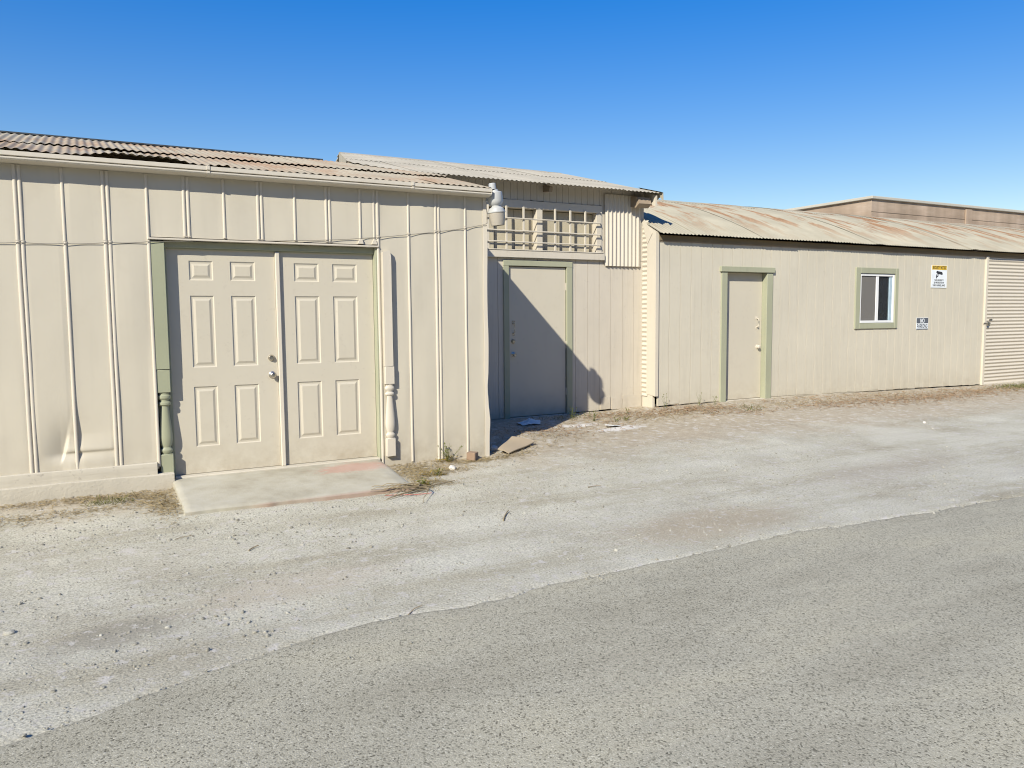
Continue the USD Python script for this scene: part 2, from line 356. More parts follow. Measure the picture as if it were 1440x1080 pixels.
# asphalt
ax = axis([(-400, -20, 10), (-20, -3, 30), (-3, 12, 420), (12, 400, 30)])
at = axis([(0, .05, 3), (.05, .6, 12), (.6, 4, 60), (4, 7.4, 10)])
AX, AT = np.meshgrid(ax, at)
AY = edge(AX) - AT
AZ = .005 + .006 * (meshkit.fbm(np.stack([AX * 2.5, AY * 2.5, 0 * AX], -1), 3, 21) - .5) - .012 * np.clip(1 - AT / .045, 0, 1)
M_asph = mat("worn_asphalt", {
    "g": ("geometry", {}),
    "v": ("voronoi_texture", {"scale": 135., "feature": "f1", "randomness": 1.0}),
    "hsv": ("rgb_to_bw", {}),
    "rc": ("rgb_ramp", {"ramp": [(.06, (.115, .106, .078)), (.20, (.215, .20, .148)), (.32, (.35, .328, .248)), (.8, (.405, .38, .292)), (.97, (.49, .465, .372))]}),
    "n": ("noise_texture", {"scale": 210., "detail": 3., "roughness": .7}),
    "rn": ("rgb_ramp", {"ramp": [(.3, (.62,) * 3), (.7, (1.22,) * 3)]}),
    "mu": ("mix", {"mix_type": "multiply", "fac": .9}),
    "mbg": ("mapping", {"scale": (.45, 1.5, 1.)}), "bg": ("noise_texture", {"scale": 1.0, "detail": 7., "roughness": .66}),
    "rb": ("rgb_ramp", {"ramp": [(.28, (.80, .79, .77)), (.5, (1., 1., 1.)), (.72, (1.17, 1.15, 1.10))]}),
    "mu2": ("mix", {"mix_type": "multiply", "fac": 1.}),
    "rd": ("map_range", {"from_min": 0., "from_max": .8, "to_min": 1., "to_max": 0.}),
    "mb": ("math", {"math_type": "multiply"}),
    "b": ("bump", {"strength": .35, "distance": .005}),
    "p": ("principled_bsdf", {"roughness": .9, "specular_ior_level": .2})},
    [("g.position", "v.vector"), ("v.color", "hsv.color"), ("hsv.val", "rc.fac"), ("g.position", "n.vector"), ("n.fac", "rn.fac"), ("rc.color", "mu.color1"), ("rn.color", "mu.color2"),
     ("g.position", "mbg.vector"), ("mbg.vector", "bg.vector"), ("bg.fac", "rb.fac"), ("mu.color", "mu2.color1"), ("rb.color", "mu2.color2"), ("mu2.color", "p.base_color"),
     ("v.distance", "rd.value"), ("rd.result", "mb.value1"), ("hsv.val", "mb.value2"), ("mb.value", "b.height"), ("b.normal", "p.normal")])
obj("asphalt_road", grid(AX, AY, AZ), M_asph, smooth=True, label="worn grey asphalt road with a ragged edge against the gravel", kind="structure")

# ------------------------------------------------------------------ LEFT SHED (ribbed sheet metal)
S = .3109
shed = thing("metal_shed", "cream shed of ribbed sheet metal with rusty corrugated roof and double door", "shed")
XL, XR = -3.12, 4.16
ROOF_M, ROOF_Z = .245, 2.950
PZ0, PZ1 = .10, 2.84
rib_main = [k * S for k in range(-10, 10)]
rib_right = [3.2924, 3.2924 + S, 3.2924 + 2 * S]
edges = [XL] + rib_main + [2.965] + rib_right + [4.13]
edges = sorted(edges)
DX0, DX1, DZ1 = .935, 2.965, 2.285        # opening for the double door
def panel(x0, x1, z0, z1, seed):
    fine = -.1 < x0 < .7 and z0 < 1
    nx = max(4, int((x1 - x0) / (.006 if fine else .016))); nz = max(4, int((z1 - z0) / (.008 if fine else .04)))
    X, Z = np.meshgrid(np.linspace(x0, x1, nx), np.linspace(z0, z1, nz))
    p = np.stack([X * 2.6, Z * 1.1, 0 * X + seed * 3.7], -1)
    w = np.clip(np.minimum(X - x0, x1 - X) / .05, 0, 1)
    y = .021 * (meshkit.fbm(p, 2, seed) - .5) * w
    low = np.clip((.9 - Z) / .6, 0, 1)
    y = y + low * .008 * (meshkit.fbm(p * 3, 2, seed + 9) - .5) * w
    # the dent low down left of the door: the sheet is pushed in along a slanting crease
    if -.1 < x0 < .7 and z0 < 1:
        # its point sits at (.21, .50); a crease climbs from it to the right and another runs level under the next sheet
        zc_ = np.clip(Z - .50, 0, None)
        crease = .212 + .20 * zc_ - .32 * np.clip(.50 - Z, 0, None)
        amp = .042 * np.where(Z > .50, np.exp(-(zc_ / .25) ** 2), np.exp(-((.50 - Z) / .055) ** 2))
        ramp = np.clip((X - .025) / np.maximum(crease - .025, .02), 0, 1) ** 1.7
        back = np.clip(1 - (X - crease) / (.022 + .05 * zc_), 0, 1)
        back = back * back * (3 - 2 * back)
        y += amp * np.where(X < crease, ramp, np.where(Z > .5, .42 + .45 * np.clip((Z - .53) / .12, 0, 1), .5) * (1 - back) + back) * (X > .02) * np.clip((.64 - X) / .3, 0, 1)
        lip = np.clip((X - .20) / .06, 0, 1) * np.clip((.62 - X) / .05, 0, 1)
        up_ = 1 / (1 + np.exp(-(Z - .502) / .005))
        y -= .013 * lip * up_ * np.exp(-np.clip(Z - .50, 0, None) / .16)
        y -= .010 * lip * (1 - up_) * np.clip((.50 - Z) / .16, 0, 1)
    return grid(X, y, Z)
for i, (a, b) in enumerate(zip(edges[:-1], edges[1:])):
    if b - a < .01:
        continue
    z0 = DZ1 + .02 if (a >= DX0 - .05 and b <= DX1 + .02) else (.30 if b < .97 else PZ0)
    obj("wall_sheet", panel(a, b, z0, PZ1, i), M_sheet, shed, smooth=True)

def rib(x, z0, z1, w=.026, d=.024, lean=0.0):
    d = d * .46
    n = 7
    a = np.linspace(0, math.pi, n)
    zs = np.linspace(z0, z1, max(3, int((z1 - z0) / .18) + 2))
    A, Zz = np.meshgrid(a, zs)
    wob = (.0035 * (meshkit.noise(np.stack([zs * 2.5, zs * 0 + x * 17, zs * 0], -1), 5) - .5))[:, None]
    g = grid(x + wob + lean * (Zz - z0) - np.cos(A) * w / 2, -np.sin(A) ** .7 * d + .001, Zz)
    top = poly_y(sg.box(x - w / 2, z1 - .004, x + w / 2, z1), -d * .8, 0)
    bot = poly_y(sg.box(x - w / 2, z0, x + w / 2, z0 + .004), -d * .8, 0)
    g.invert()
    return cat(g, top, bot)
def cable_z(x):
    return float(np.interp(x, [-3.2, -.14, .32, .6, .91, 1.3, 1.88, 2.5, 2.965, 3.283, 3.597, 3.915, 4.13], [2.19, 2.221, 2.222, 2.242, 2.26, 2.28, 2.302, 2.335, 2.377, 2.417, 2.459, 2.509, 2.555]))
def rib_run(x, w, d=.024):
    over_door = DX0 < x < DX1 - .02
    top = PZ1 - .01
    if over_door:
        obj("rib", rib(x, DZ1 + .03, top, w, d), M_rib, shed, smooth=35)
        if 2.7 < x:
            obj("rib_foot", poly_y(sg.Polygon([(x - .02 - w / 2, DZ1 + .024), (x + .012 + w / 2, DZ1 + .024), (x + w / 2, DZ1 + .07), (x - w / 2, DZ1 + .07)]), -d, -.002), M_rib, shed)
    else:
        low = .315 if x < .97 else .125
        brk = cable_z(x) + .015
        obj("rib", rib(x, brk, top, w, d), M_rib, shed, smooth=35)
        obj("rib", rib(x, low + rng.random() * .02, brk - .002, w * 1.12, d + .003), M_rib, shed, smooth=35)
for k, x in enumerate(rib_main):
    if (k - 10) % 2 == 0:
        rib_run(x - .017, .026); rib_run(x + .017, .024, .021)
    else:
        rib_run(x, .024)
for q in (2.938, 2.976):
    if q < DX1 - .02: rib_run(q, .022, .02)
    else: rib_run(q, .026)
for k, x in enumerate(rib_right):
    if k == 1:
        rib_run(x - .017, .026); rib_run(x + .017, .024, .021)
    else:
        rib_run(x, .022)
# corner trim, slightly bent outward near the ground
zc = np.linspace(.09, 2.83, 40)
wob = .012 * np.exp(-((zc - .5) / .12) ** 2) - .010 * np.exp(-((zc - .85) / .1) ** 2) + .004 * np.sin(zc * 6)
prof = [(4.118, -.003), (4.118, -.010), (4.160, -.012), (4.166, -.006), (4.166, .10)]
obj("corner_trim", grid(np.array([[p[0] + w * (i > 1) for i, p in enumerate(prof)] for w in wob]), np.array([[p[1] - abs(w) * .3 for p in prof] for w in wob]), np.repeat(zc[:, None], 5, 1)), M_rib, shed, smooth=30)
# side wall and the rest of the shell
obj("side_wall", box(4.13, 4.160, .012, D1 - .005, .05, 2.86), M_sheet, shed)
obj("side_gable", poly_x([(.012, 2.862), (D1 - .005, 2.862), (D1 - .005, ROOF_Z - .03 + ROOF_M * D1), (.012, ROOF_Z - .03)], 4.13, 4.160), M_sheet, shed)
obj("side_wall", box(XL, XL + .03, .012, 3.9, .05, 2.86), M_sheet, shed)
obj("back_wall", box(XL, 4.13, 3.9, 3.93, .05, 3.1), M_sheet, shed)
obj("inner_backing", box(XL + .05, DX0 - .01, .10, .12, .05, 2.86), M_dark, shed)
obj("inner_backing", box(DX1 + .03, 4.12, .03, .05, .05, 2.86), M_dark, shed)
obj("inner_backing", box(DX0 - .01, DX1 + .03, .03, .05, 2.34, 2.86), M_dark, shed)
# plinth left of the door: timber sill on a low concrete curb
def rough_box(x0, x1, y0, y1, z0, z1, amp, seed, step=.05):
    nx = max(2, int((x1 - x0) / step))
    xs = np.linspace(x0, x1, nx)
    ring = [(y1, z0), (y0, z0), (y0, z0 + (z1 - z0) * .55), (y0 + .002, z1 - .008), (y0 + .010, z1), (y1, z1)]
    Xg = np.repeat(xs[:, None], len(ring), 1)
    Yg = np.repeat(np.array([[r[0] for r in ring]]), nx, 0); Zg = np.repeat(np.array([[r[1] for r in ring]]), nx, 0)
    nz = meshkit.fbm(np.stack([Xg * 5, Yg * 20, Zg * 20 + seed], -1), 3, seed) - .5
    nz2 = meshkit.fbm(np.stack([Xg * 5, Yg * 20 + 9, Zg * 20 + seed], -1), 3, seed + 1) - .5
    m = grid(Xg, Yg + amp * nz, Zg + amp * nz2 * (Zg > z0 + .01))
    caps = []
    for k in (0, nx - 1):
        c = np.stack([Xg[k], (Yg + amp * nz)[k], (Zg + amp * nz2 * (Zg > z0 + .01))[k]], 1)
        caps.append(trimesh.Trimesh(c, [[0, i, i + 1] for i in range(1, len(c) - 1)], process=False))
    return cat([m] + caps)
obj("timber_sill", rough_box(XL, .915, -.036, -.002, .255, .36, .006, 4), M_sill, shed, smooth=40)
obj("concrete_curb", rough_box(XL, 1.045, -.075, .13, .03, .262, .016, 8), M_concrete_curb, shed, smooth=40)
# gutter
gp = [(-.004, 2.912), (-.008, 2.836), (-.060, 2.834), (-.118, 2.846), (-.131, 2.856), (-.131, 2.865), (-.116, 2.873), (-.135, 2.879), (-.135, 2.912), (-.129, 2.912), (-.129, 2.884), (-.112, 2.880), (-.112, 2.868), (-.124, 2.862), (-.114, 2.851), (-.060, 2.839), (-.014, 2.841), (-.010, 2.912)]
def gutter_piece(x0, x1, dz=0.0):
    return poly_x([(a, b + dz) for a, b in gp], x0, x1)
obj("gutter", gutter_piece(XL - .05, 1.42), M_gutter, shed)
obj("gutter", gutter_piece(1.421, 3.30, -.002), M_gutter, shed)
obj("gutter", gutter_piece(3.301, 4.158, -.004), M_gutter, shed)
for x in (1.42, 3.30):
    obj("gutter_joint", poly_x([(a * 1.03 - .002, b + (.003 if b > 2.86 else -.003)) for a, b in gp[:9]] + [(-.10, 2.90)], x - .012, x + .012), M_gutter, shed)
obj("gutter_end_cap", poly_x([(-.004, 2.908), (-.008, 2.833), (-.061, 2.830), (-.121, 2.842), (-.135, 2.854), (-.138, 2.908)], 4.158, 4.164), M_gutter, shed)

# corrugated sheets
PITCH_C, AMP_C = .0678, .0058
def corrugated(x0, x1, y0, y1, zf, lift=None, ny=10, seed=0, per=8, phase=0.0, amp=AMP_C):
    nx = int((x1 - x0) / PITCH_C * per) + 1
    X, Y = np.meshgrid(np.linspace(x0, x1, nx), np.linspace(y0, y1, ny))
    Z = zf(Y) + amp * np.sin(2 * math.pi * (X + phase) / PITCH_C)
    Z = Z + .010 * (meshkit.fbm(np.stack([X * 1.2, Y * 1.2, 0 * X + seed], -1), 2, seed) - .5)
    if lift is not None:
        Z = Z + lift(X, Y)
    return thick(grid(X, Y, Z), (0, 0, -.0035))
roof_z = lambda y: ROOF_Z + ROOF_M * y
def lift_front(X, Y):
    f = np.clip((.55 - Y) / .69, 0, 1) ** 1.6
    return f * (.046 * np.exp(-((X - .72) / .22) ** 2) + .035 * np.exp(-((X - 1.12) / .18) ** 2) + .03 * (meshkit.noise(np.stack([X * 3.1, 0 * X, 0 * X], -1), 31) - .45) * (X < 1.6))
xs = np.arange(XL - .04, 4.165, .61)
for i, x in enumerate(xs):
    x1 = min(x + .665, 4.175)
    if x1 - x < .1: continue
    obj("roof_sheet", corrugated(x, x1, -.122 + .008 * rng.standard_normal(), 1.12, lambda y: roof_z(y) - .004 + .003 * (i % 2), lift_front, 14, 40 + i, 8), M_roofA, shed, smooth=50)
for i, x in enumerate(np.arange(XL + .2, 4.0, .61)):
    x1 = min(x + .665, 4.175)
    if x1 - x < .1: continue
    lf = lambda X, Y: .012 * np.clip((1.35 - Y) / .4, 0, 1) * meshkit.noise(np.stack([X * 4, 0 * X, 0 * X + 3], -1), 33)
    obj("roof_sheet", corrugated(x, x1, .93 + .015 * rng.standard_normal(), 2.36, lambda y: roof_z(y) + .007 + .003 * (i % 2), lf, 8, 60 + i, 8), M_roofA, shed, smooth=50)
zr = ROOF_Z + ROOF_M * 2.36
obj("ridge_cap", poly_x([(2.335, zr + .008), (2.345, zr + .025), (2.40, zr + .026), (2.55, zr - .01), (2.55, zr - .03), (2.38, zr - .015)], XL - .04, 3.1), M_ridge_shade, shed)  # black strip paints in the shadow line along the ridge
obj("back_roof_slope", poly_x([(2.40, zr - .01), (2.41, zr + .005), (4.1, zr - .38), (4.1, zr - .40)], XL - .04, 4.17), M_roofA, shed)

# double door: sage frame, two six-panel leaves, centre post
obj("head_flashing", box(DX0 - .01, DX1 + .012, -.022, .03, DZ1 - .004, DZ1 + .012, .003), M_trim, shed)
obj("door_head", box(DX0 + .11, DX1 - .012, .042, .10, DZ1 - .062, DZ1 - .005, .003), M_green, shed)
obj("door_jamb", box(2.944, 2.990, .004, .12, .19, DZ1 - .006, .003), M_green, shed)
obj("door_jamb", box(.94, 1.072, .062, .125, .21, DZ1 - .006, .003), M_green, shed)
obj("door_head_stop", box(1.06, 2.945, .060, .125, DZ1 - .072, DZ1 - .063), M_green, shed)
obj("door_threshold", box(1.06, 2.945, -.02, .125, .165, .208, .006), M_sill, shed)
DY = .078
_dk = lambda v, c: c + (v - c) * .9944
def panel_dish(x0, x1, z0, z1, y):
    rings = [(0, 0), (.010, .009), (.024, .009), (.044, .0012), (.046, .0012)]
    v, f = [], []
    for ins, d in rings:
        v += [(x0 + ins, y + d, z0 + ins), (x1 - ins, y + d, z0 + ins), (x1 - ins, y + d, z1 - ins), (x0 + ins, y + d, z1 - ins)]
    for r in range(len(rings) - 1):
        for k in range(4):
            a, b = r * 4 + k, r * 4 + (k + 1) % 4
            f += [[a, b, b + 4], [a, b + 4, a + 4]]
    o = 4 * (len(rings) - 1)
    f += [[o, o + 1, o + 2], [o, o + 2, o + 3]]
    return trimesh.Trimesh(v, f, process=False)
ROWS = [(1.943, 2.115), (1.167, 1.807), (.452, .995)]
def leaf(x0, x1, cols, label):
    poly = sg.box(x0, .212, x1, 2.215)
    hs = [(a, b, c, d) for (a, b) in cols for (c, d) in ROWS]
    poly = poly.difference(unary_union([sg.box(a, c, b, d) for a, b, c, d in hs]))
    d = obj("door", cat(poly_y(poly, DY, DY + .03), box(x0, x1, DY + .031, DY + .044, .212, 2.215)), M_door, shed, label=label)
    for a, b, c, e in hs:
        obj("door_panel", panel_dish(a, b, c, e, DY), M_door, d)
    return d
dl = leaf(1.06, 1.994, [(1.252, 1.453), (1.599, 1.817)], "left leaf of the double door, with knob and deadbolt")
dr = leaf(2.039, 2.940, [(2.172, 2.404), (2.537, 2.778)], "right leaf of the double door, without a handle")
obj("centre_astragal", box(1.996, 2.037, DY - .030, DY + .03, .206, 2.214, .006), M_rib, shed)
def knob(x, z, y, r=.028, stem=.035):
    p = [(0, 0), (r * 1.15, 0), (r * 1.2, .004), (r * .95, .010), (r * .42, .014), (r * .42, stem * .6), (r * .85, stem * .8), (r, stem), (r * .95, stem * 1.25), (r * .6, stem * 1.5), (0, stem * 1.55)]
    m = lathe(p, 20); m = turn(m, math.pi / 2, (1, 0, 0)); m.apply_translation((x, y, z)); return m
def deadbolt(x, z, y, r=.030):
    m = lathe([(0, 0), (r, 0), (r * .97, .010), (r * .7, .020), (r * .66, .024), (0, .025)], 20); m = turn(m, math.pi / 2, (1, 0, 0)); m.apply_translation((x, y, z)); return m
obj("deadbolt", deadbolt(1.936, 1.234, DY), M_nickel, dl, smooth=35)
obj("door_knob", knob(1.941, 1.074, DY), M_nickel, dl, smooth=35)
# turned porch posts used as door trim
def turned_profile(z_hi, z_lo, r):
    h = z_hi - z_lo
    pts = [(0, 0), (.62, 0), (.80, .02), (.98, .05), (.98, .075), (.70, .10), (.66, .115), (.86, .15), (1.02, .22), (1.04, .28), (.97, .38), (.84, .52), (.70, .66), (.60, .76), (.60, .785), (.95, .80), (1.0, .82), (.95, .84), (.66, .855), (.66, .88), (.98, .90), (1.02, .925), (.98, .95), (.72, .965), (.74, 1.0), (0, 1.0)]
    return [(a * r, z_lo + b * h) for a, b in pts]
def post(xc, yc, w, zs, tops, sy, m, label):
    z_top, z_join, z_sq, z_t0, z_bot = zs
    p = obj("turned_post", cat(box(xc - w / 2, xc + w / 2, yc - w / 2 * sy, yc + w / 2 * sy, z_sq, z_join - .003, .004),
                               lathe(turned_profile(z_sq, z_t0, w * .5), 28, (xc, yc, 0), sy),
                               box(xc - w / 2, xc + w / 2, yc - w / 2 * sy, yc + w / 2 * sy, z_bot, z_t0, .006)), m, shed, smooth=40, label=label)
    obj("upper_board", tops, m, p)
post(1.000, .032, .108, (2.27, 1.165, .963, .42, .225), None or box(.946, 1.054, -.004, .060, 1.166, 2.272, .003), .60, M_greenp, "sage green turned post left of the double door")
post(3.050, -.028, .096, (2.25, 1.12, .94, .40, .215),
     poly_y(sg.Polygon([(3.004, 1.121), (3.088, 1.121), (3.088, 2.20), (3.074, 2.255), (3.004, 2.235)]), -.050, -.003), .50, M_rib, "cream turned half post right of the double door")

# ------------------------------------------------------------------ MIDDLE SHED (vertical boards)
mid = thing("board_shed", "set-back cream board shed with barred transom window above a single door", "shed")
BP = .2025
def boards(parent, x0, x1, anchor, pitch, zlo, zhi, y, holes, m, gap=.007, th=.012):
    k0 = math.floor((x0 - anchor) / pitch)
    k1 = math.ceil((x1 - anchor) / pitch)
    hu = unary_union([sg.box(*h) for h in holes]) if holes else sg.Polygon()
    for k in range(k0, k1):
        a, b = max(x0, anchor + k * pitch + gap / 2), min(x1, anchor + (k + 1) * pitch - gap / 2)
        if b - a < .02: continue
        jag = .006 * rng.standard_normal(2)
        g = sg.Polygon([(a, zlo((a)) + jag[0]), (b, zlo(b) + jag[1]), (b, zhi), (a, zhi)]).difference(hu)
        for piece in getattr(g, "geoms", [g]):
            if piece.is_empty or piece.area < 2e-4: continue
            dy = .0015 * rng.random()
            obj("board", poly_y(piece, y - dy, y + th), m, parent)
    bk = sg.Polygon([(x0, zlo(x0) + .01), (x1, zlo(x1) + .01), (x1, zhi), (x0, zhi)]).difference(hu)
    obj("board_backing", poly_y(bk, y + th - .006, y + th + .004), m, parent)
gm = lambda x: float(ground0(x, D1 - .02)) + .01
WX = [(4.94, 5.82), (5.91, 6.79)]; WZ0, WZ1 = 2.47, 3.03
boards(mid, 4.20, 7.625, 6.438, BP, gm, 2.372, D1, [(5.303, 0, 6.382, 2.335)], M_board)
boards(mid, 6.88, 7.625, 6.438, BP, lambda x: 2.374, 3.36, D1, [], M_board)
boards(mid, 4.20, 6.878, 6.438, BP * .5, lambda x: 3.135, 3.36, D1, [], M_board, .005)
obj("window_sill_board", box(4.62, 6.905, D1 - .052, D1 + .01, 2.374, 2.468, .005), M_trim, mid)
obj("window_sill_board", box(4.62, 6.88, D1 - .06, D1 + .0, 2.469, 2.482, .003), M_trim, mid)
win = obj("transom_window", cat(box(4.62, 4.94, D1 - .012, D1 + .12, 2.483, WZ1), box(5.82, 5.91, D1 - .012, D1 + .12, 2.483, WZ1 - .001, .003), box(6.79, 6.88, D1 - .012, D1 + .12, 2.483, WZ1 - .001, .003),
                                box(4.62, 6.88, D1 - .016, D1 + .12, WZ1, 3.132, .003)), M_trim, mid, label="two-bay transom window with painted-over panes behind bars")
for a, b in WX:
    w = (b - a) / 3
    for k in range(3):
        obj("pane", box(a + k * w + .004, a + (k + 1) * w - .004, D1 + .088 + .003 * k, D1 + .10, 2.483, WZ1 - .01), M_boardup, win)
    obj("window_back", box(a - .01, b + .01, D1 + .103, D1 + .12, 2.48, WZ1), M_dark, win)
M_bar = M_trim
bx = [4.80, 5.075, 5.345, 5.605, 6.095, 6.340, 6.585]
for x in bx:
    obj("bar", box(x - .014, x + .014, D1 - .040, D1 - .022, 2.484, 3.045, .003), M_bar, win)
for z in (2.885, 2.725, 2.578):
    obj("bar", tube([(4.64, D1 - .018, z)] + [(x, D1 - .052, z) for x in (4.70, 5.5, 6.2, 6.82)] + [(6.85, D1 - .018, z)], .0095, 8), M_bar, win, smooth=40)
for a_, b_, c_, d_ in ((6.865, 7.03, .255, .43), (7.06, 7.235, .245, .40), (7.25, 7.59, .25, .445)):
    k_ = .008 * np.random.default_rng(int(a_ * 100)).standard_normal(8)
    obj("patch_board", poly_y(sg.Polygon([(a_ + k_[0], c_ + k_[1]), (b_ + k_[2], c_ + k_[3]), (b_ + k_[4], d_ + k_[5]), (a_ + k_[6], d_ + k_[7])]), D1 - .012, D1 - .002), M_board, mid)
# corrugated patch beside the window
def corr_wall(x0, x1, z0, z1, y, pitch=.0678, amp=.010, per=8):
    nx = int((x1 - x0) / pitch * per) + 1
    X, Z = np.meshgrid(np.linspace(x0, x1, nx), np.linspace(z0, z1, 8))
    g = grid(X, y + amp * np.sin(2 * math.pi * X / pitch) + .004 * (meshkit.fbm(np.stack([X * 3, Z * 3, 0 * X], -1), 2, 77) - .5), Z)
    return thick(g, (0, .003, 0))
obj("corrugated_patch", corr_wall(6.915, 7.55, 2.30, 3.30, D1 - .030), M_corr, mid, smooth=50, label="corrugated metal patch right of the transom window")
# door
obj("door_casing", box(5.303, 5.385, D1 - .020, D1 + .06, .20, 2.268, .003), M_green, mid)
obj("door_casing", box(6.291, 6.382, D1 - .020, D1 + .06, .20, 2.268, .003), M_green, mid)
obj("door_casing", box(5.303, 6.382, D1 - .022, D1 + .06, 2.269, 2.340, .003), M_green, mid)
d2 = obj("door", box(5.388, 6.284, D1 + .012, D1 + .05, .245, 2.262, .003), M_door, mid, label="flush cream door half in the shadow of the metal shed")
obj("door_threshold", box(5.386, 6.290, D1 - .03, D1 + .08, .19, .236, .004), M_sill, mid)
def pull(x, z, y):
    return cat(tube([(x, y, z + .07), (x, y - .035, z + .06), (x, y - .042, z), (x, y - .035, z - .06), (x, y, z - .07)], .009, 8), box(x - .022, x + .022, y - .004, y, z + .055, z + .10, .002), box(x - .018, x + .018, y - .004, y, z - .10, z - .06, .002))
obj("door_pull", pull(5.46, 1.44, D1 + .012), M_nickel, d2, smooth=35)
obj("deadbolt", deadbolt(5.455, 1.265, D1 + .012), M_nickel, d2, smooth=35)
obj("door_knob", knob(5.455, 1.09, D1 + .012), M_nickel, d2, smooth=35)
for z in (.55, 1.2, 2.0):
    obj("hinge", tube([(6.288, D1 + .004, z - .05), (6.288, D1 + .004, z + .05)], .007, 8), M_rib, d2)
# roof
MZ, MM, MY0, MYR = 3.330, .262, 1.515, 4.09
mz = lambda y: MZ + MM * (y - MY0)
mid_low = lambda X: np.interp(X, [3.38, 3.5, 3.62, 3.82, 3.96, 4.12], [2.30, 2.06, 1.84, 1.66, 1.56, MY0])    # the sheets lap onto the metal shed's roof along a ragged diagonal
rake = lambda Y: 3.385 + .245 * (np.asarray(Y) - 2.30).clip(0)      # the left end is cut on a slant
def mid_sheet(x0, x1, dy, y0, y1, off, seed, low=True):
    nx = int((x1 - x0) / PITCH_C * 8) + 1
    X, T = np.meshgrid(np.linspace(x0, x1, nx), np.linspace(0, 1, 10))
    Ya = (mid_low(X) if low else y0 + 0 * X) + dy
    Y = Ya + (y1 - Ya) * T
    X = np.maximum(X, rake(Y))
    Z = mz(Y) + off + AMP_C * np.sin(2 * math.pi * X / PITCH_C) + .010 * (meshkit.fbm(np.stack([X * 1.2, Y * 1.2, 0 * X + seed], -1), 2, seed) - .5)
    return thick(grid(X, Y, Z), (0, 0, -.0035))
for i, x in enumerate(np.arange(3.40, 7.6, .61)):
    x1 = min(x + .665, 7.70)
    if x1 - x < .15: continue
    obj("roof_sheet", mid_sheet(x, x1, .012 * rng.standard_normal(), 0, 2.95, .003 * (i % 2), 80 + i), M_roofB, mid, smooth=50)
    obj("roof_sheet", mid_sheet(x, x1, 0, 2.82, MYR + .02, .005 + .003 * (i % 2), 95 + i, False), M_roofB, mid, smooth=50)
zr2 = mz(MYR)
yk = np.linspace(2.30, MYR + .02, 12)
obj("rake_trim", thick(grid(np.stack([rake(yk) - .006] * 2), np.stack([yk] * 2), np.stack([mz(yk) - .14, mz(yk) + .016])), (.003, 0, 0)), M_roofB, mid)
obj("ridge_cap", poly_x([(MYR - .14, zr2 - .030), (MYR - .138, zr2 - .022), (MYR, zr2 + .020), (MYR + .15, zr2 - .02), (MYR + .15, zr2 - .03), (MYR, zr2 + .012)], 3.83, 7.35), M_roofB, mid)
obj("back_roof_slope", poly_x([(MYR, zr2), (MYR, zr2 + .015), (6.7, zr2 - .66), (6.7, zr2 - .68)], 3.85, 7.66), M_roofB, mid)
obj("side_wall", poly_x([(D1 + .02, .1), (6.4, .1), (6.4, 3.40), (MYR, mz(MYR) - .05), (D1 + .02, mz(D1) - .05)], 7.595, 7.622), M_board, mid)
obj("side_wall", poly_x([(D1 + .02, .1), (6.4, .1), (6.4, 3.40), (MYR, mz(MYR) - .05), (D1 + .02, mz(D1) - .05)], 4.20, 4.225), M_board, mid)
obj("back_wall", box(3.84, 7.60, 6.38, 6.41, .1, 3.40), M_board, mid)
obj("ceiling", box(4.23, 7.59, D1 + .13, 6.3, 2.40, 2.42), M_dark, mid)
for x in (5.95,):
    obj("rafter_tail", poly_x([(D1 + .0, mz(D1) - .14), (D1 + .0, mz(D1) - .045), (1.62, mz(1.62) - .045), (1.64, mz(1.62) - .11)], x - .025, x + .025), M_woodraw, mid)
obj("wall_plate", box(4.2, 7.60, D1 - .012, D1 + .08, 3.361, mz(D1) - .02), M_board, mid)
obj("eave_beam", poly_x([(1.56, 3.17), (1.60, 3.265), (1.79, 3.30), (1.79, 3.15), (1.64, 3.12)], 7.36, 7.58), M_woodraw, mid)
obj("rake_board", poly_x([(1.53, 3.14), (1.53, 3.295), (3.0, mz(3.0) - .035), (3.0, mz(3.0) - .20)], 7.60 + .025, 7.655), M_trim, mid)
xs_ = np.linspace(1.46, 2.0, 40)
obj("rake_flashing", thick(grid(np.repeat(xs_[None], 3, 0) * 0 + np.array([[7.66], [7.705], [7.712]]), np.repeat(xs_[None], 3, 0), np.stack([mz(xs_) + .02, mz(xs_) + .012, mz(xs_) - .09 + .02 * np.sin(xs_ * 46)])), (.002, 0, 0)), M_roofB, mid, smooth=40)

# ------------------------------------------------------------------ RIGHT SHED (vaulted roof)
vault = thing("vaulted_shed", "long cream board shed under a vaulted rusty corrugated roof", "shed")
VX0, VX1, VXD = 7.655, 26.0, 15.53
gr = lambda x: float(ground0(x, D2 - .02)) + .022
hole_d = (8.852, 0, 9.917, 2.24); hole_w = (11.90, 1.40, 12.93, 2.31)
boards(vault, VX0, VXD, 7.66, .2032, gr, 2.72, D2, [hole_d, hole_w], M_board2)
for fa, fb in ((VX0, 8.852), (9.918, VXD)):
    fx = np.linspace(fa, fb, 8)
    obj("foundation", poly_y(sg.Polygon([(fa, .05), (fb, .05)] + [(x, gr(x) + .03) for x in fx[::-1]]), D2 + .02, D2 + .05), M_dark, vault)
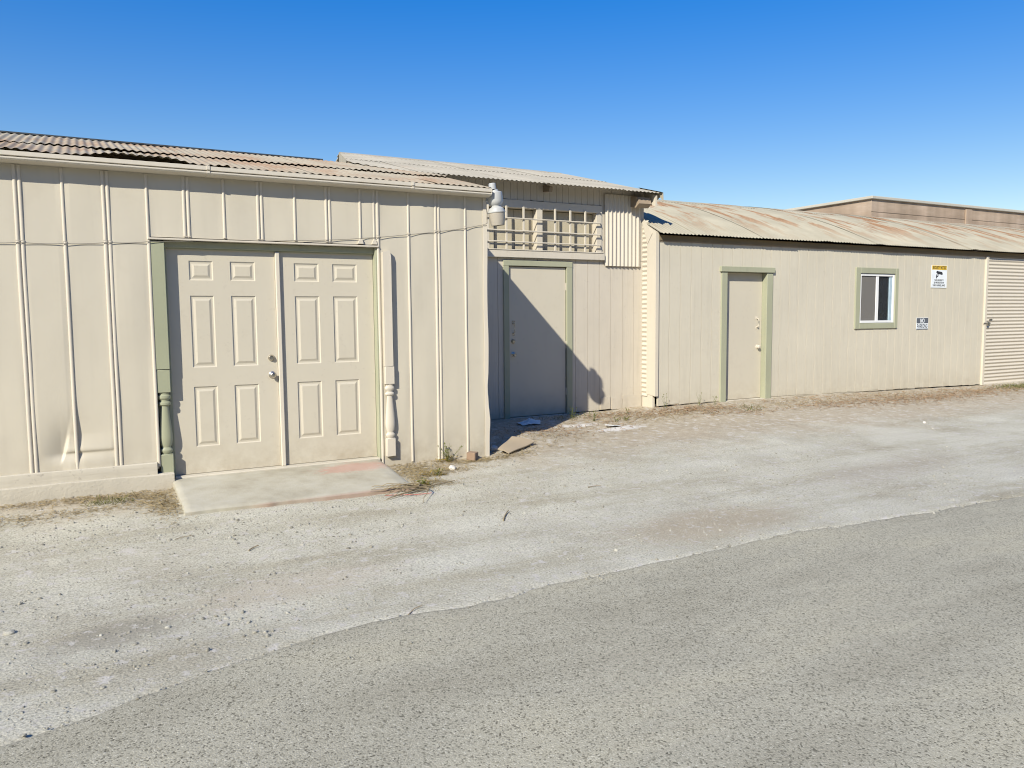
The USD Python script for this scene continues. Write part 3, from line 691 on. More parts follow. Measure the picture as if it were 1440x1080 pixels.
# door
obj("door_casing", box(8.852, 8.966, D2 - .022, D2 + .10, .23, 2.239, .004), M_green, vault)
obj("door_casing", box(9.79, 9.918, D2 - .022, D2 + .10, .23, 2.239, .004), M_green, vault)
obj("door_head", box(8.822, 9.947, D2 - .040, D2 + .10, 2.240, 2.322, .005), M_green, vault)
d3 = obj("door", box(8.968, 9.788, D2 + .078, D2 + .115, .285, 2.236, .003), M_door, vault, label="flush cream door of the vaulted shed")
obj("door_threshold", box(8.967, 9.789, D2 - .01, D2 + .12, .22, .280, .005), M_sill, vault)
M_pale = M_rib
obj("door_pull", pull(9.68, 1.47, D2 + .078), M_pale, d3, smooth=35)
obj("door_knob", knob(9.70, 1.09, D2 + .078, .03), M_pale, d3, smooth=35)
# window
wn = obj("window", cat(box(11.858, 11.972, D2 - .024, D2 + .05, 1.335, 2.372, .004), box(12.885, 12.968, D2 - .024, D2 + .05, 1.335, 2.372, .004),
                       box(11.973, 12.884, D2 - .023, D2 + .05, 2.276, 2.371, .004), box(11.973, 12.884, D2 - .023, D2 + .05, 1.336, 1.430, .004)), M_green, vault, label="white sliding window in a sage green casing")
fw = .042
obj("window_frame", cat(box(11.974, 11.974 + fw, D2 - .006, D2 + .07, 1.432, 2.274, .004), box(12.884 - fw, 12.883, D2 - .006, D2 + .07, 1.432, 2.274, .004),
                        box(11.974 + fw + .001, 12.883 - fw - .001, D2 - .005, D2 + .07, 2.274 - fw, 2.273, .004), box(11.974 + fw + .001, 12.883 - fw - .001, D2 - .005, D2 + .07, 1.433, 1.432 + fw, .004)), M_white, wn)
obj("meeting_rail", box(12.405, 12.475, D2 + .002, D2 + .05, 1.432 + fw, 2.274 - fw, .004), M_white, wn)
M_glass = mat("window_glass", {"t": ("transparent_bsdf", {"color": (.92, .95, .94)}), "gl": ("glossy_bsdf", {"color": (.9, .9, .9), "roughness": .02}), "fr": ("fresnel", {"IOR": 1.5}), "m": ("mix_closure", {}), "du": ("diffuse_bsdf", {"color": (.5, .5, .48)}), "m2": ("mix_closure", {"fac": .05})},
              [("fr.fac", "m.fac"), ("t.BSDF", "m.closure1"), ("gl.BSDF", "m.closure2"), ("m.closure", "m2.closure1"), ("du.BSDF", "m2.closure2")], surface="m2.closure")
M_screen = mat("insect_screen", {"t": ("transparent_bsdf", {}), "d": ("diffuse_bsdf", {"color": (.20, .19, .175)}), "m": ("mix_closure", {"fac": .72})},
               [("t.BSDF", "m.closure1"), ("d.BSDF", "m.closure2")], surface="m.closure")
obj("pane", box(12.016, 12.405, D2 + .036, D2 + .040, 1.474, 2.232), M_glass, wn)
obj("pane", box(12.475, 12.764, D2 + .022, D2 + .026, 1.474, 2.232), M_glass, wn)
obj("insect_screen", box(12.017, 12.404, D2 + .012, D2 + .014, 1.475, 2.231), M_screen, wn)
M_sky_stile = mat("sky_tinted_stile", {"g": ("geometry", {}), "n": ("noise_texture", {"scale": 12.}), "r": ("rgb_ramp", {"ramp": [(.3, (.30, .40, .46)), (.7, (.36, .46, .52))]}), "p": ("principled_bsdf", {"roughness": .9})},
                [("g.position", "n.vector"), ("n.fac", "r.fac"), ("r.color", "p.base_color")])
obj("sash_stile", box(12.765, 12.841, D2 + .010, D2 + .05, 1.475, 2.231, .004), M_sky_stile, wn)  # white stile coloured pale blue to paint in its sky reflection
obj("room_lining", cat(box(11.4, 13.6, D2 + .9, D2 + .92, 1.0, 2.7), box(11.4, 11.42, D2 + .05, D2 + .9, 1.0, 2.7), box(13.58, 13.6, D2 + .05, D2 + .9, 1.0, 2.7), box(11.4, 13.6, D2 + .05, D2 + .9, 2.68, 2.7), box(11.4, 13.6, D2 + .05, D2 + .9, 1.0, 1.02)), M_dark, wn)
# big corrugated sliding door
def hcorr(x0, x1, z0, z1, y, pitch=.0678, amp=.009):
    nz = int((z1 - z0) / pitch * 8) + 1
    X, Z = np.meshgrid(np.linspace(x0, x1, 6), np.linspace(z0, z1, nz))
    return thick(grid(X, y - amp * np.sin(2 * math.pi * Z / pitch) + .004 * (meshkit.fbm(np.stack([X, Z, 0 * X], -1), 2, 5) - .5), Z), (0, .003, 0))
sd = obj("corrugated_door", hcorr(15.60, 18.6, .225, 2.64, D2 - .005), M_corr, vault, smooth=50, label="wide door of horizontal corrugated metal")
obj("door_frame", box(15.532, 15.602, D2 - .035, D2 + .03, .20, 2.655, .004), M_rib, sd)
obj("door_frame", box(15.603, 18.6, D2 - .030, D2 + .03, .185, .226, .004), M_rib, sd)
obj("hasp", cat(box(15.50, 15.72, D2 - .045, D2 - .036, 1.375, 1.40, .003), box(15.60, 15.66, D2 - .06, D2 - .045, 1.34, 1.41, .004), box(15.70, 15.80, D2 - .03, D2 - .02, 1.45, 1.47, .003)), M_nickel, sd)
boards(vault, 18.6, VX1, 7.66, .2032 * 2, lambda x: .2, 2.72, D2, [], M_board2)
# eave: fascia under the sheets
obj("fascia", box(7.66, VX1, D2 - .024, D2 - .004, 2.662, 2.738, .003), M_fascia, vault)
obj("drip_board", box(7.66, VX1, D2 - .014, D2 - .001, 2.645, 2.6615, .002), M_woodraw, vault)
# vaulted roof
VY0, VZ0, VS, VC = 1.37, 2.752, .50, .113
def vz(y):
    t = np.asarray(y) - VY0
    return VZ0 + VS * t - VC / 2 * t * t
VY1 = VY0 + 2 * VS / VC
M_roofedge = M_roofC
for i, x in enumerate(np.arange(7.60, VX1, .66)):
    lf = lambda X, Y: (.010 * np.exp(-((X - 11.0) / .12) ** 2) + .010 * np.exp(-((X - 12.3) / .12) ** 2) + .012 * np.exp(-((X - 15.0) / .1) ** 2)) * np.clip(1 - (Y - VY0) / .3, 0, 1)
    x1 = min(x + .715, VX1 + .03)
    obj("roof_sheet", corrugated(x, x1, VY0 + .006 * rng.standard_normal(), 3.65, lambda y: vz(y) + .003 * (i % 2), lf, 16, 120 + i, 6 if x > 12 else 8), M_roofC, vault, smooth=50)
    obj("roof_sheet", corrugated(x, x1, 3.5, 6.0, lambda y: vz(y) + .005 + .003 * (i % 2), None, 14, 160 + i, 6), M_roofC, vault, smooth=50)
ys = np.linspace(6.0, VY1, 14)
obj("back_roof_slope", thick(grid(*np.meshgrid(np.array([7.6, VX1]), ys), np.repeat(vz(ys)[:, None], 2, 1)), (0, 0, -.01)), M_roofC, vault, smooth=True)
yg = np.linspace(1.56, VY1 - .05, 24)
gable = [(1.56, .05)] + [(y, float(vz(y)) - .03) for y in yg] + [(VY1 - .05, .05)]
obj("end_wall", poly_x(gable, VX1 - .08, VX1 - .05), M_board2, vault)
obj("end_wall", poly_x([(max(y, D1 + .05), z) for y, z in gable], 7.632, 7.652), M_board2, vault)
obj("back_wall", box(7.66, VX1 - .05, VY1 - .05, VY1 - .02, .05, 2.75), M_board2, vault)
# wing wall between the two sheds: corrugated strip and flat board facing left
nz = 240
Yw, Zw = np.meshgrid(np.linspace(1.665, D1 - .002, 5), np.linspace(.42, 2.96, nz))
obj("wing_corrugated", thick(grid(7.606 - .009 * np.sin(2 * math.pi * Zw / .0678), Yw, Zw), (.003, 0, 0)), M_corr, vault, smooth=50)
obj("wing_board", poly_x([(1.472, .43), (1.674, .455), (1.674, 2.885), (1.472, 2.775)], 7.594, 7.650), M_corr, vault, smooth=False)
obj("wing_post", box(7.60, 7.652, 1.545, 1.66, .15, .47, .004), M_trim, vault)
obj("wing_plinth", box(7.612, 7.655, 1.665, D1, .15, .43, .004), M_trim, vault)
obj("flashing_plate", poly_x([(1.55, 2.76), (1.66, 2.62), (1.73, 2.80), (1.79, 2.95), (1.75, 3.0)], 7.585, 7.590), M_corr, vault)

# ------------------------------------------------------------------ far block building
M_block = mat("stained_block_wall", {
    "g": ("geometry", {}), "m": ("mapping", {"scale": (.35, .35, 1.6)}), "n": ("noise_texture", {"scale": 1.0, "detail": 5., "roughness": .6}),
    "r": ("rgb_ramp", {"ramp": [(.3, (.27, .205, .15)), (.55, (.36, .28, .21)), (.75, (.44, .36, .285))]}),
    "m2": ("mapping", {"scale": (1.4, 1.4, .05)}), "n2": ("noise_texture", {"scale": 1.0, "detail": 3.}), "r2": ("rgb_ramp", {"ramp": [(.35, (.8, .78, .75)), (.7, (1.15, 1.12, 1.1))]}),
    "mx": ("mix", {"mix_type": "multiply", "fac": 1.}), "p": ("principled_bsdf", {"roughness": .9})},
    [("g.position", "m.vector"), ("m.vector", "n.vector"), ("n.fac", "r.fac"), ("g.position", "m2.vector"), ("m2.vector", "n2.vector"), ("n2.fac", "r2.fac"), ("r.color", "mx.color1"), ("r2.color", "mx.color2"), ("mx.color", "p.base_color")])
M_cap = paint("cream_parapet", (.44, .41, .34), var=.05, dirt_amt=.2)
far = thing("block_building", "tall tan block building with pale parapet cap behind the vaulted roof", "building")
FX, FY, FZ = 31.38, 16.0, 6.78
obj("wall", box(FX, 75, FY, FY + 40, 0, FZ - .13), M_block, far)
for i, z in enumerate(np.arange(3.0, FZ - .3, .62)):
    obj("course_band", box(FX - .02, 75, FY - .02, FY - .0, z, z + .58, .01), M_block, far)
obj("parapet_cap", box(FX - .12, 75.1, FY - .12, FY + 40.1, FZ - .13, FZ, .02), M_cap, far)
for x in (38.2, 44.5, 50.6):
    obj("pilaster", box(x, x + .5, FY - .1, FY - .021, 0, FZ - .2, .02), M_block, far)

# ------------------------------------------------------------------ unseen trees across the road: mirrored in the window, also added to dim skylight
M_leafd = mat("tree_leaf", {"g": ("geometry", {}), "r": ("rgb_ramp", {"ramp": [(0., (.025, .04, .014)), (1., (.07, .09, .03))]}), "d": ("principled_bsdf", {"roughness": .7}), "t": ("translucent_bsdf", {}), "m": ("mix_closure", {"fac": .2})},
              [("g.random_per_island", "r.fac"), ("r.color", "d.base_color"), ("r.color", "t.color"), ("d.BSDF", "m.closure1"), ("t.BSDF", "m.closure2")], surface="m.closure")
M_bark = paint("tree_bark", (.14, .11, .08), var=.2, rough=.95, bump=.4, grain=(20., 20., 3.))
def make_tree():
    r = np.random.default_rng(21)
    t = thing("tree", "unseen dense dark tree in the row added across the road from the sheds", "tree", "unseen trees across the road")
    trunk = [tube([(0, 0, -.2), (.05, .03, 1.2), (0, .1, 2.6), (.1, .1, 4.8)], [.24, .19, .15, .06], 10)]
    for k in range(7):
        a = k * .9; h = 1.3 + .4 * k
        trunk.append(tube([(0, 0, h), (math.cos(a) * 1.0, math.sin(a) * 1.0, h + .7), (math.cos(a) * 2.2, math.sin(a) * 2.2, h + 1.3)], [.09, .06, .02], 6))
    obj("trunk", cat(trunk), M_bark, t, smooth=50)
    cs = np.array([(math.cos(k * 2.4) * 1.9 * (k % 3) / 2, math.sin(k * 2.4) * 1.9 * (k % 3) / 2, 1.5 + k * .27) for k in range(20)])
    N = 5200
    c = cs[r.integers(0, len(cs), N)] + r.normal(size=(N, 3)) * [.75, .75, .6]
    c[:, 2] = np.maximum(c[:, 2], .35)
    d1 = r.normal(size=(N, 3)); d1 /= np.linalg.norm(d1, axis=1, keepdims=True)
    d2 = np.cross(d1, r.normal(size=(N, 3))); d2 /= np.linalg.norm(d2, axis=1, keepdims=True)
    L = r.uniform(.12, .26, N)[:, None]
    V = np.stack([c - d1 * L, c + d2 * L * .45, c + d1 * L, c - d2 * L * .45], 1).reshape(-1, 3)
    i = np.arange(N)[:, None] * 4
    obj("crown", trimesh.Trimesh(V, np.vstack([i + [0, 1, 2], i + [0, 2, 3]]), process=False), M_leafd, t)
    return t
tree0 = make_tree()
tr = np.random.default_rng(22)
for k, x in enumerate(np.arange(-34, 62, 4.1)):
    if k == 0:
        UsdGeom.Xformable(stage.GetPrimAtPath(tree0)).AddTranslateOp().Set(Gf.Vec3d(float(x), -20.0, 0)); continue
    c = UsdGeom.Xform.Define(stage, numbered("/World", "tree"))
    c.GetPrim().GetReferences().AddInternalReference(tree0)
    c.GetPrim().SetInstanceable(True)
    c.ClearXformOpOrder()
    c.AddTranslateOp(opSuffix="place").Set(Gf.Vec3d(float(x + tr.normal() * .4), float(-20 + tr.normal() * .8), 0))
    c.AddRotateZOp().Set(float(tr.uniform(0, 360)))
    sc_ = float(tr.uniform(.9, 1.2)); c.AddScaleOp().Set(Gf.Vec3f(sc_, sc_, sc_))
    tag(c.GetPrim(), "unseen dense dark tree in the row added across the road from the sheds", "tree", "unseen trees across the road")

# ------------------------------------------------------------------ yard light
lamp = thing("yard_light", "white dusk-to-dawn yard light on the metal shed's right corner", "lamp")
LX, LY = 4.262, -.035
tilt = lambda m: turn(m, math.radians(-6), (0, 1, 0), (LX, LY, 2.72))
M_lampw = paint("lamp_white", (.41, .415, .405), var=.06, rough=.45, streak=.1, bump=.02, dirt_amt=.3)
M_bowl = mat("frosted_bowl", {"d": ("principled_bsdf", {"base_color": (.52, .48, .41), "roughness": .35}), "t": ("translucent_bsdf", {"color": (.75, .68, .55)}), "m": ("mix_closure", {"fac": .35})},
             [("d.BSDF", "m.closure1"), ("t.BSDF", "m.closure2")], surface="m.closure")
obj("housing", tilt(lathe([(0, 2.92), (.036, 2.918), (.042, 2.90), (.072, 2.895), (.078, 2.885), (.080, 2.80), (.066, 2.768), (.050, 2.755), (.050, 2.742), (.060, 2.735), (.080, 2.722), (.086, 2.700), (.088, 2.688), (0, 2.688)], 32, (LX, LY, 0))), M_lampw, lamp, smooth=35)
obj("photocell", tilt(lathe([(0, 2.985), (.030, 2.985), (.036, 2.978), (.040, 2.921), (0, 2.919)], 24, (LX - .02, LY, 0))), M_lampw, lamp, smooth=35)
obj("clamp_band", tilt(lathe([(.084, 2.694), (.093, 2.694), (.095, 2.688), (.093, 2.680), (.084, 2.680)], 32, (LX, LY, 0))), M_lampw, lamp, smooth=35)
obj("bowl", tilt(lathe([(.088, 2.682), (.087, 2.66), (.080, 2.60), (.070, 2.550), (.067, 2.549), (.076, 2.60), (.083, 2.66), (.085, 2.682)], 32, (LX, LY, 0))), M_bowl, lamp, smooth=50)
obj("bulb", tilt(lathe([(0, 2.575), (.022, 2.585), (.03, 2.61), (.024, 2.65), (.018, 2.687)], 16, (LX, LY, 0))), M_lampw, lamp, smooth=True)
obj("bracket", cat(tube([(4.15, LY + .03, 2.80), (4.19, LY + .03, 2.80), (LX - .03, LY + .01, 2.79)], .016, 10), box(4.160, 4.170, LY + .035, LY + .10, 2.74, 2.86, .002)), M_lampw, lamp, smooth=40)

# ------------------------------------------------------------------ cable along the left wall
stops = sorted([XL] + rib_main + [2.965] + rib_right + [4.13])
pts = []
for a, b in zip(stops[:-1], stops[1:]):
    n = 7
    sag = .010 * (.4 + rng.random()) if b < 1 else .004 * rng.random()
    for t in np.linspace(0, 1, n)[:-1]:
        x = a + (b - a) * t
        pts.append((x, -.018 + .010 * math.sin(math.pi * t), cable_z(x) - .7 * sag * 4 * t * (1 - t)))
pts.append((4.13, -.022, 2.555)); pts.append((4.16, -.03, 2.57)); pts.append((4.175, 0.0, 2.66)); pts.append((4.178, .03, 2.76))
M_cable = mat("grey_cable", {"p": ("principled_bsdf", {"base_color": (.17, .155, .13), "roughness": .6})}, [])
obj("cable", tube(pts, .0028, 6), M_cable, smooth=True, label="thin grey cable strung across the ribs of the metal shed", category="cable")

# ------------------------------------------------------------------ signs
def flat(name, rgb, rough=.45):
    return mat(name, {"g": ("geometry", {}), "n": ("noise_texture", {"scale": 9., "detail": 4.}), "r": ("rgb_ramp", {"ramp": [(.3, tuple(np.array(rgb) * .9)), (.7, tuple(np.array(rgb)))]}),
                      "p": ("principled_bsdf", {"roughness": rough})}, [("g.position", "n.vector"), ("n.fac", "r.fac"), ("r.color", "p.base_color")])
M_sw, M_sy, M_sk, M_sg = flat("sign_white", (.74, .78, .80)), flat("sign_yellow", (.75, .48, .03)), flat("sign_ink", (.03, .03, .035)), flat("sign_slate", (.10, .11, .13))
def text(s, height, xc, z, y, bold=True, width=None):
    m = meshkit.text_mesh(s, height, .0015, bold)
    v = m.vertices.copy()
    w = v[:, 0].max() - v[:, 0].min()
    k = 1.0 if width is None else width / w
    v[:, 0] = (v[:, 0] - (v[:, 0].max() + v[:, 0].min()) / 2) * k
    return trimesh.Trimesh(np.stack([xc + v[:, 0], y - v[:, 2], z + v[:, 1]], 1), m.faces, process=False)
SY = D2 - .006
sec = thing("security_sign", "white security notice sign with yellow header and camera picture", "sign")
obj("plate", box(13.89, 14.35, SY - .004, SY, 2.05, 2.458, .001), M_sw, sec)
obj("header", box(13.905, 14.335, SY - .0055, SY - .0041, 2.375, 2.452), M_sy, sec)
obj("lettering", text("SECURITY NOTICE", .052, 14.12, 2.388, SY - .0056, True, .40), M_sk, sec)
obj("camera_picture", cat(poly_y(sg.Polygon([(14.03, 2.325), (14.05, 2.355), (14.20, 2.335), (14.225, 2.30), (14.20, 2.285), (14.06, 2.305)]), SY - .0056, SY - .0041),
                          poly_y(sg.Polygon([(14.07, 2.305), (14.10, 2.30), (14.09, 2.255), (14.05, 2.235), (14.05, 2.22), (14.03, 2.22), (14.03, 2.29), (14.05, 2.29), (14.05, 2.26), (14.07, 2.265)]), SY - .0056, SY - .0041)), M_sk, sec)
for s, z, w in (("THIS PROPERTY", 2.172, .27), ("IS PROTECTED BY", 2.127, .30), ("VIDEO SURVEILLANCE", 2.080, .36)):
    obj("lettering", text(s, .030, 14.12, z, SY - .0041, True, w), M_sk, sec)
nop = thing("no_parking_sign", "small slate and white NO PARKING sign below the security sign", "sign")
obj("plate", box(13.51, 13.85, SY - .004, SY, 1.30, 1.51, .001), M_sw, nop)
obj("upper_band", box(13.516, 13.844, SY - .0052, SY - .0041, 1.412, 1.505), M_sg, nop)
obj("lettering", text("NO", .070, 13.68, 1.423, SY - .0053, True, .115), M_sw, nop)
obj("lettering", text("PARKING", .066, 13.68, 1.330, SY - .0041, True, .30), M_sg, nop)
obj("lower_line", box(13.516, 13.844, SY - .0052, SY - .0041, 1.304, 1.316), M_sg, nop)

# ------------------------------------------------------------------ concrete apron
M_slab = mat("apron_concrete", {
    "g": ("geometry", {}), "n": ("noise_texture", {"scale": 2.4, "detail": 6., "roughness": .65}), "r": ("rgb_ramp", {"ramp": [(.26, (.28, .25, .185)), (.5, (.38, .355, .28)), (.74, (.45, .43, .36))]}),
    "k": ("mapping", blob(2.62, -.22, .62, .26, .05)), "gr": ("gradient_texture", {"gradient_type": "spherical"}),
    "m3": ("mapping", {"scale": (13., 40., 13.)}), "n3": ("noise_texture", {"scale": 1.0, "detail": 6., "roughness": .75}), "a": ("math", {"math_type": "multiply_add", "value2": 1.7}),
    "mr": ("map_range", {"from_min": 1.18, "from_max": 1.40, "to_min": 0., "to_max": .5, "clamp": True}),
    "mx": ("mix", {"mix_type": "mix", "color2": (.44, .22, .17)}),
    "sp": ("separate_xyz", {}), "me": ("map_range", {"from_min": -.93, "from_max": -.96, "to_min": 0., "to_max": .55, "clamp": True}), "mx2": ("mix", {"mix_type": "mix", "color2": (.30, .17, .13)}),
    "f": ("noise_texture", {"scale": 60., "detail": 5., "roughness": .7}), "b": ("bump", {"strength": .25, "distance": .01}),
    "p": ("principled_bsdf", {"roughness": .85, "specular_ior_level": .2})},
    [("g.position", "n.vector"), ("n.fac", "r.fac"), ("g.position", "k.vector"), ("k.vector", "gr.vector"), ("g.position", "m3.vector"), ("m3.vector", "n3.vector"), ("n3.fac", "a.value1"), ("gr.fac", "a.value3"),
     ("a.value", "mr.value"), ("mr.result", "mx.fac"), ("r.color", "mx.color1"), ("g.position", "sp.vector"), ("sp.y", "me.value"), ("me.result", "mx2.fac"), ("mx.color", "mx2.color1"), ("mx2.color", "p.base_color"),
     ("g.position", "f.vector"), ("f.fac", "b.height"), ("b.normal", "p.normal")])
nx, ny = 70, 36
xx = np.linspace(0, 1, nx); yy = np.linspace(0, 1, ny)
A, B = np.meshgrid(xx, yy)
jx = meshkit.fbm(np.stack([A * 0 + 2, B * 6, A * 0], -1), 3, 51) - .5
jy = meshkit.fbm(np.stack([A * 12, B * 0, A * 0 + 7], -1), 3, 52) - .5
Xs = 1.035 + .03 * jx * (A < .5) + A * (1.905 + .02 * jx) + .05 * B * (A > .6) * (A - .6)
Ys = .0 - B * (.93 + .05 * A + .035 * jy)
Zs = .196 - .088 * B ** 1.15 + .006 * (meshkit.fbm(np.stack([Xs * 4, Ys * 4, 0 * Xs], -1), 3, 53) - .5) - .035 * np.clip((A - .93) / .07, 0, 1) * B
ed = np.minimum.reduce([A / .012, (1 - A) / .012, (1 - B) / .012 * .5])
Zs = Zs - .012 * np.clip(1 - ed, 0, 1)
top = grid(Xs, Ys, Zs)
def skirt(Xb, Yb, Zb, drop=.14):
    g = grid(np.stack([Xb, Xb]), np.stack([Yb, Yb]), np.stack([Zb, Zb - drop])); return g
slab_mesh = cat(top, skirt(Xs[-1], Ys[-1], Zs[-1]), skirt(Xs[:, 0], Ys[:, 0], Zs[:, 0]), skirt(Xs[:, -1], Ys[:, -1], Zs[:, -1]))
obj("concrete_apron", slab_mesh, M_slab, smooth=40, label="sloping concrete apron with worn red paint before the double door", category="slab")

# ------------------------------------------------------------------ litter
def gz(x, y):
    return float(ground(np.array([x]), np.array([y]))[0])
M_card = paint("cardboard", (.34, .275, .19), var=.1, rough=.9, streak=.05, bump=.1, bscale=30., dirt_amt=.2)
def unz(u, v, z):
    d = F * FPX + R * (u - 720) - U * (v - 540)
    return CAM + d * (z - CAM[2]) / d[2]
cp = np.array([unz(700, 631, .175), unz(720, 613.6, .262), unz(751.7, 621, .20), unz(715.5, 637, .135)])
n = 14
A, B = np.meshgrid(np.linspace(0, 1, n), np.linspace(0, 1, n))
P = ((1 - A)[..., None] * (1 - B)[..., None] * cp[0] + (1 - A)[..., None] * B[..., None] * cp[1] + A[..., None] * B[..., None] * cp[2] + A[..., None] * (1 - B)[..., None] * cp[3])
Zc = P[..., 2] + .010 * np.sin(A * 3.1) + .004 * np.sin(B * 7)
cb = cat(grid(P[..., 0], P[..., 1], Zc), grid(P[..., 0], P[..., 1], Zc - .010), *[skirt(P[q][..., 0], P[q][..., 1], Zc[q], .010) for q in (np.s_[0], np.s_[-1], np.s_[:, 0], np.s_[:, -1])])
obj("cardboard_sheet", cb, M_card, smooth=30, label="flat piece of brown cardboard lying beside the metal shed's corner", category="cardboard")
M_cloth = paint("pale_blue_cloth", (.52, .60, .62), var=.08, rough=.9, streak=.0, bump=.1, dirt_amt=.3)
A, B = np.meshgrid(np.linspace(-1, 1, 30), np.linspace(-1, 1, 24))
wr = meshkit.fbm(np.stack([A * 2.2, B * 2.2, 0 * A], -1), 3, 61)
CX, CY = 5.42, 1.33
Xc = CX + .17 * A * (1 - .25 * np.abs(B)) + .04 * (wr - .5) + .03 * B; Yc = CY + .11 * B + .05 * (meshkit.fbm(np.stack([A * 2, B * 2, 0 * A + 4], -1), 2, 62) - .5)
Zc = ground(Xc, Yc) + .012 + .11 * (wr - .25).clip(0) * np.clip(1.25 - np.hypot(A, B), 0, 1)
obj("crumpled_cloth", thick(grid(Xc, Yc, Zc), (0, 0, -.003)), M_cloth, smooth=40, label="crumpled pale blue cloth lying before the set-back door", category="cloth")
M_shard = flat("white_shard", (.72, .74, .74))
sx, sy = 6.30, .72
shp = sg.Polygon([(-.13, -.03), (-.02, -.06), (.12, -.015), (.13, .03), (.0, .045), (-.09, .03)])
m = trimesh.creation.extrude_polygon(shp, .008, engine="earcut"); m = turn(m, .12, (0, 1, 0)); m = turn(m, -.12, (1, 0, 0)); m.apply_translation((sx, sy, gz(sx, sy) + .018))
obj("broken_tile", m, M_shard, label="flat white broken tile lying on the gravel near the weeds", category="tile")
M_brick = paint("brown_block", (.27, .185, .125), var=.2, rough=.9, streak=.0, bump=.4, bscale=40., dirt_amt=.5)
b = rotz(box(-.045, .045, -.05, .05, 0, .10, .006), math.radians(38)); b.apply_translation((3.925, -.085, gz(3.925, -.085) - .015))
b.vertices += .004 * (np.random.default_rng(3).random(b.vertices.shape) - .5)
obj("wood_block", b, M_brick, label="short brown wood block standing at the foot of the metal shed", category="block")

def stone_mesh(r, seed, flatten=.65, sub=2):
    m = trimesh.creation.icosphere(sub, 1.0)
    v = m.vertices
    d = .65 + .7 * meshkit.fbm(v * 1.4 + seed * 7.1, 3, seed)
    v = v * d[:, None] * [1, .8 + .3 * ((seed * 37) % 10) / 10, flatten]
    return trimesh.Trimesh(v * r, m.faces, process=False)
M_stone = mat("stone_grey", {"o": ("object_info", {}), "r": ("rgb_ramp", {"ramp": [(0., (.20, .188, .15)), (.3, (.27, .256, .208)), (.7, (.33, .315, .26)), (1., (.41, .395, .335))]}),
              "g": ("geometry", {}), "n": ("noise_texture", {"scale": 130., "detail": 4.}), "rn": ("rgb_ramp", {"ramp": [(.3, (.75,) * 3), (.7, (1.15,) * 3)]}), "m": ("mix", {"mix_type": "multiply", "fac": 1.}),
              "p": ("principled_bsdf", {"roughness": .95, "specular_ior_level": .15})}, [("o.random", "r.fac"), ("g.position", "n.vector"), ("n.fac", "rn.fac"), ("r.color", "m.color1"), ("rn.color", "m.color2"), ("m.color", "p.base_color")])
M_stonew = flat("stone_white", (.58, .55, .48), .9)
big_stones = [(14, 892, 6, "largest grey stone on the gravel, at the far left of the photo"), (37, 905, 3.5, "stone just right of and below the largest one at the far left"), (190, 906, 3.5, "grey stone lying inside the dark damp patch"),
              (290, 981, 4, "grey stone close to the asphalt edge below the damp patch"), (318, 878, 4, "stone on the gravel to the right of the dark damp patch"), (457, 900, 3.5, "grey stone close to the asphalt, right of the damp patch"),
              (145, 968, 3.2, "small stone below the dark damp patch"), (75, 973, 3, "small stone at the lower left, left of the one below the damp patch"), (334, 770, 3.2, "small stone on the gravel straight below the concrete apron"),
              (490, 773, 3.2, "small stone on the gravel below the apron's right half"), (150, 1012, 3.5, "lowest stone at the lower left, nearest the asphalt corner"), (625, 860, 3.5, "small stone at the asphalt edge in mid picture")]
for i, (u, v, px, lab) in enumerate(big_stones):
    P = unz(u, v, 0.0)
    dist = np.linalg.norm(P - CAM)
    m = stone_mesh(px * dist / FPX, i + 2, .5); m = rotz(m, i * 1.3)
    z = gz(P[0], P[1])
    m.apply_translation((P[0], P[1], z + .10 * px * dist / FPX))
    obj("loose_stone", m, M_stone, smooth=60, label=lab, category="stone", group="loose stones on the gravel")
for (u, v, px, lab) in ((636, 657, 5.0, "white stone below the yellow weed at the metal shed"), (695, 636, 5.5, "upright white stone at the metal shed's corner"), (1300, 588, 2, "white stone on the dry grass near the corrugated door")):
    P = unz(u, v, .11 if u < 1000 else .16); d = np.linalg.norm(P - CAM)
    m = stone_mesh(px * d / FPX, int(u) % 17, .9); m.apply_translation((P[0], P[1], gz(P[0], P[1]) + .3 * px * d / FPX))
    obj("white_stone", m, M_stonew, smooth=60, label=lab, category="stone")

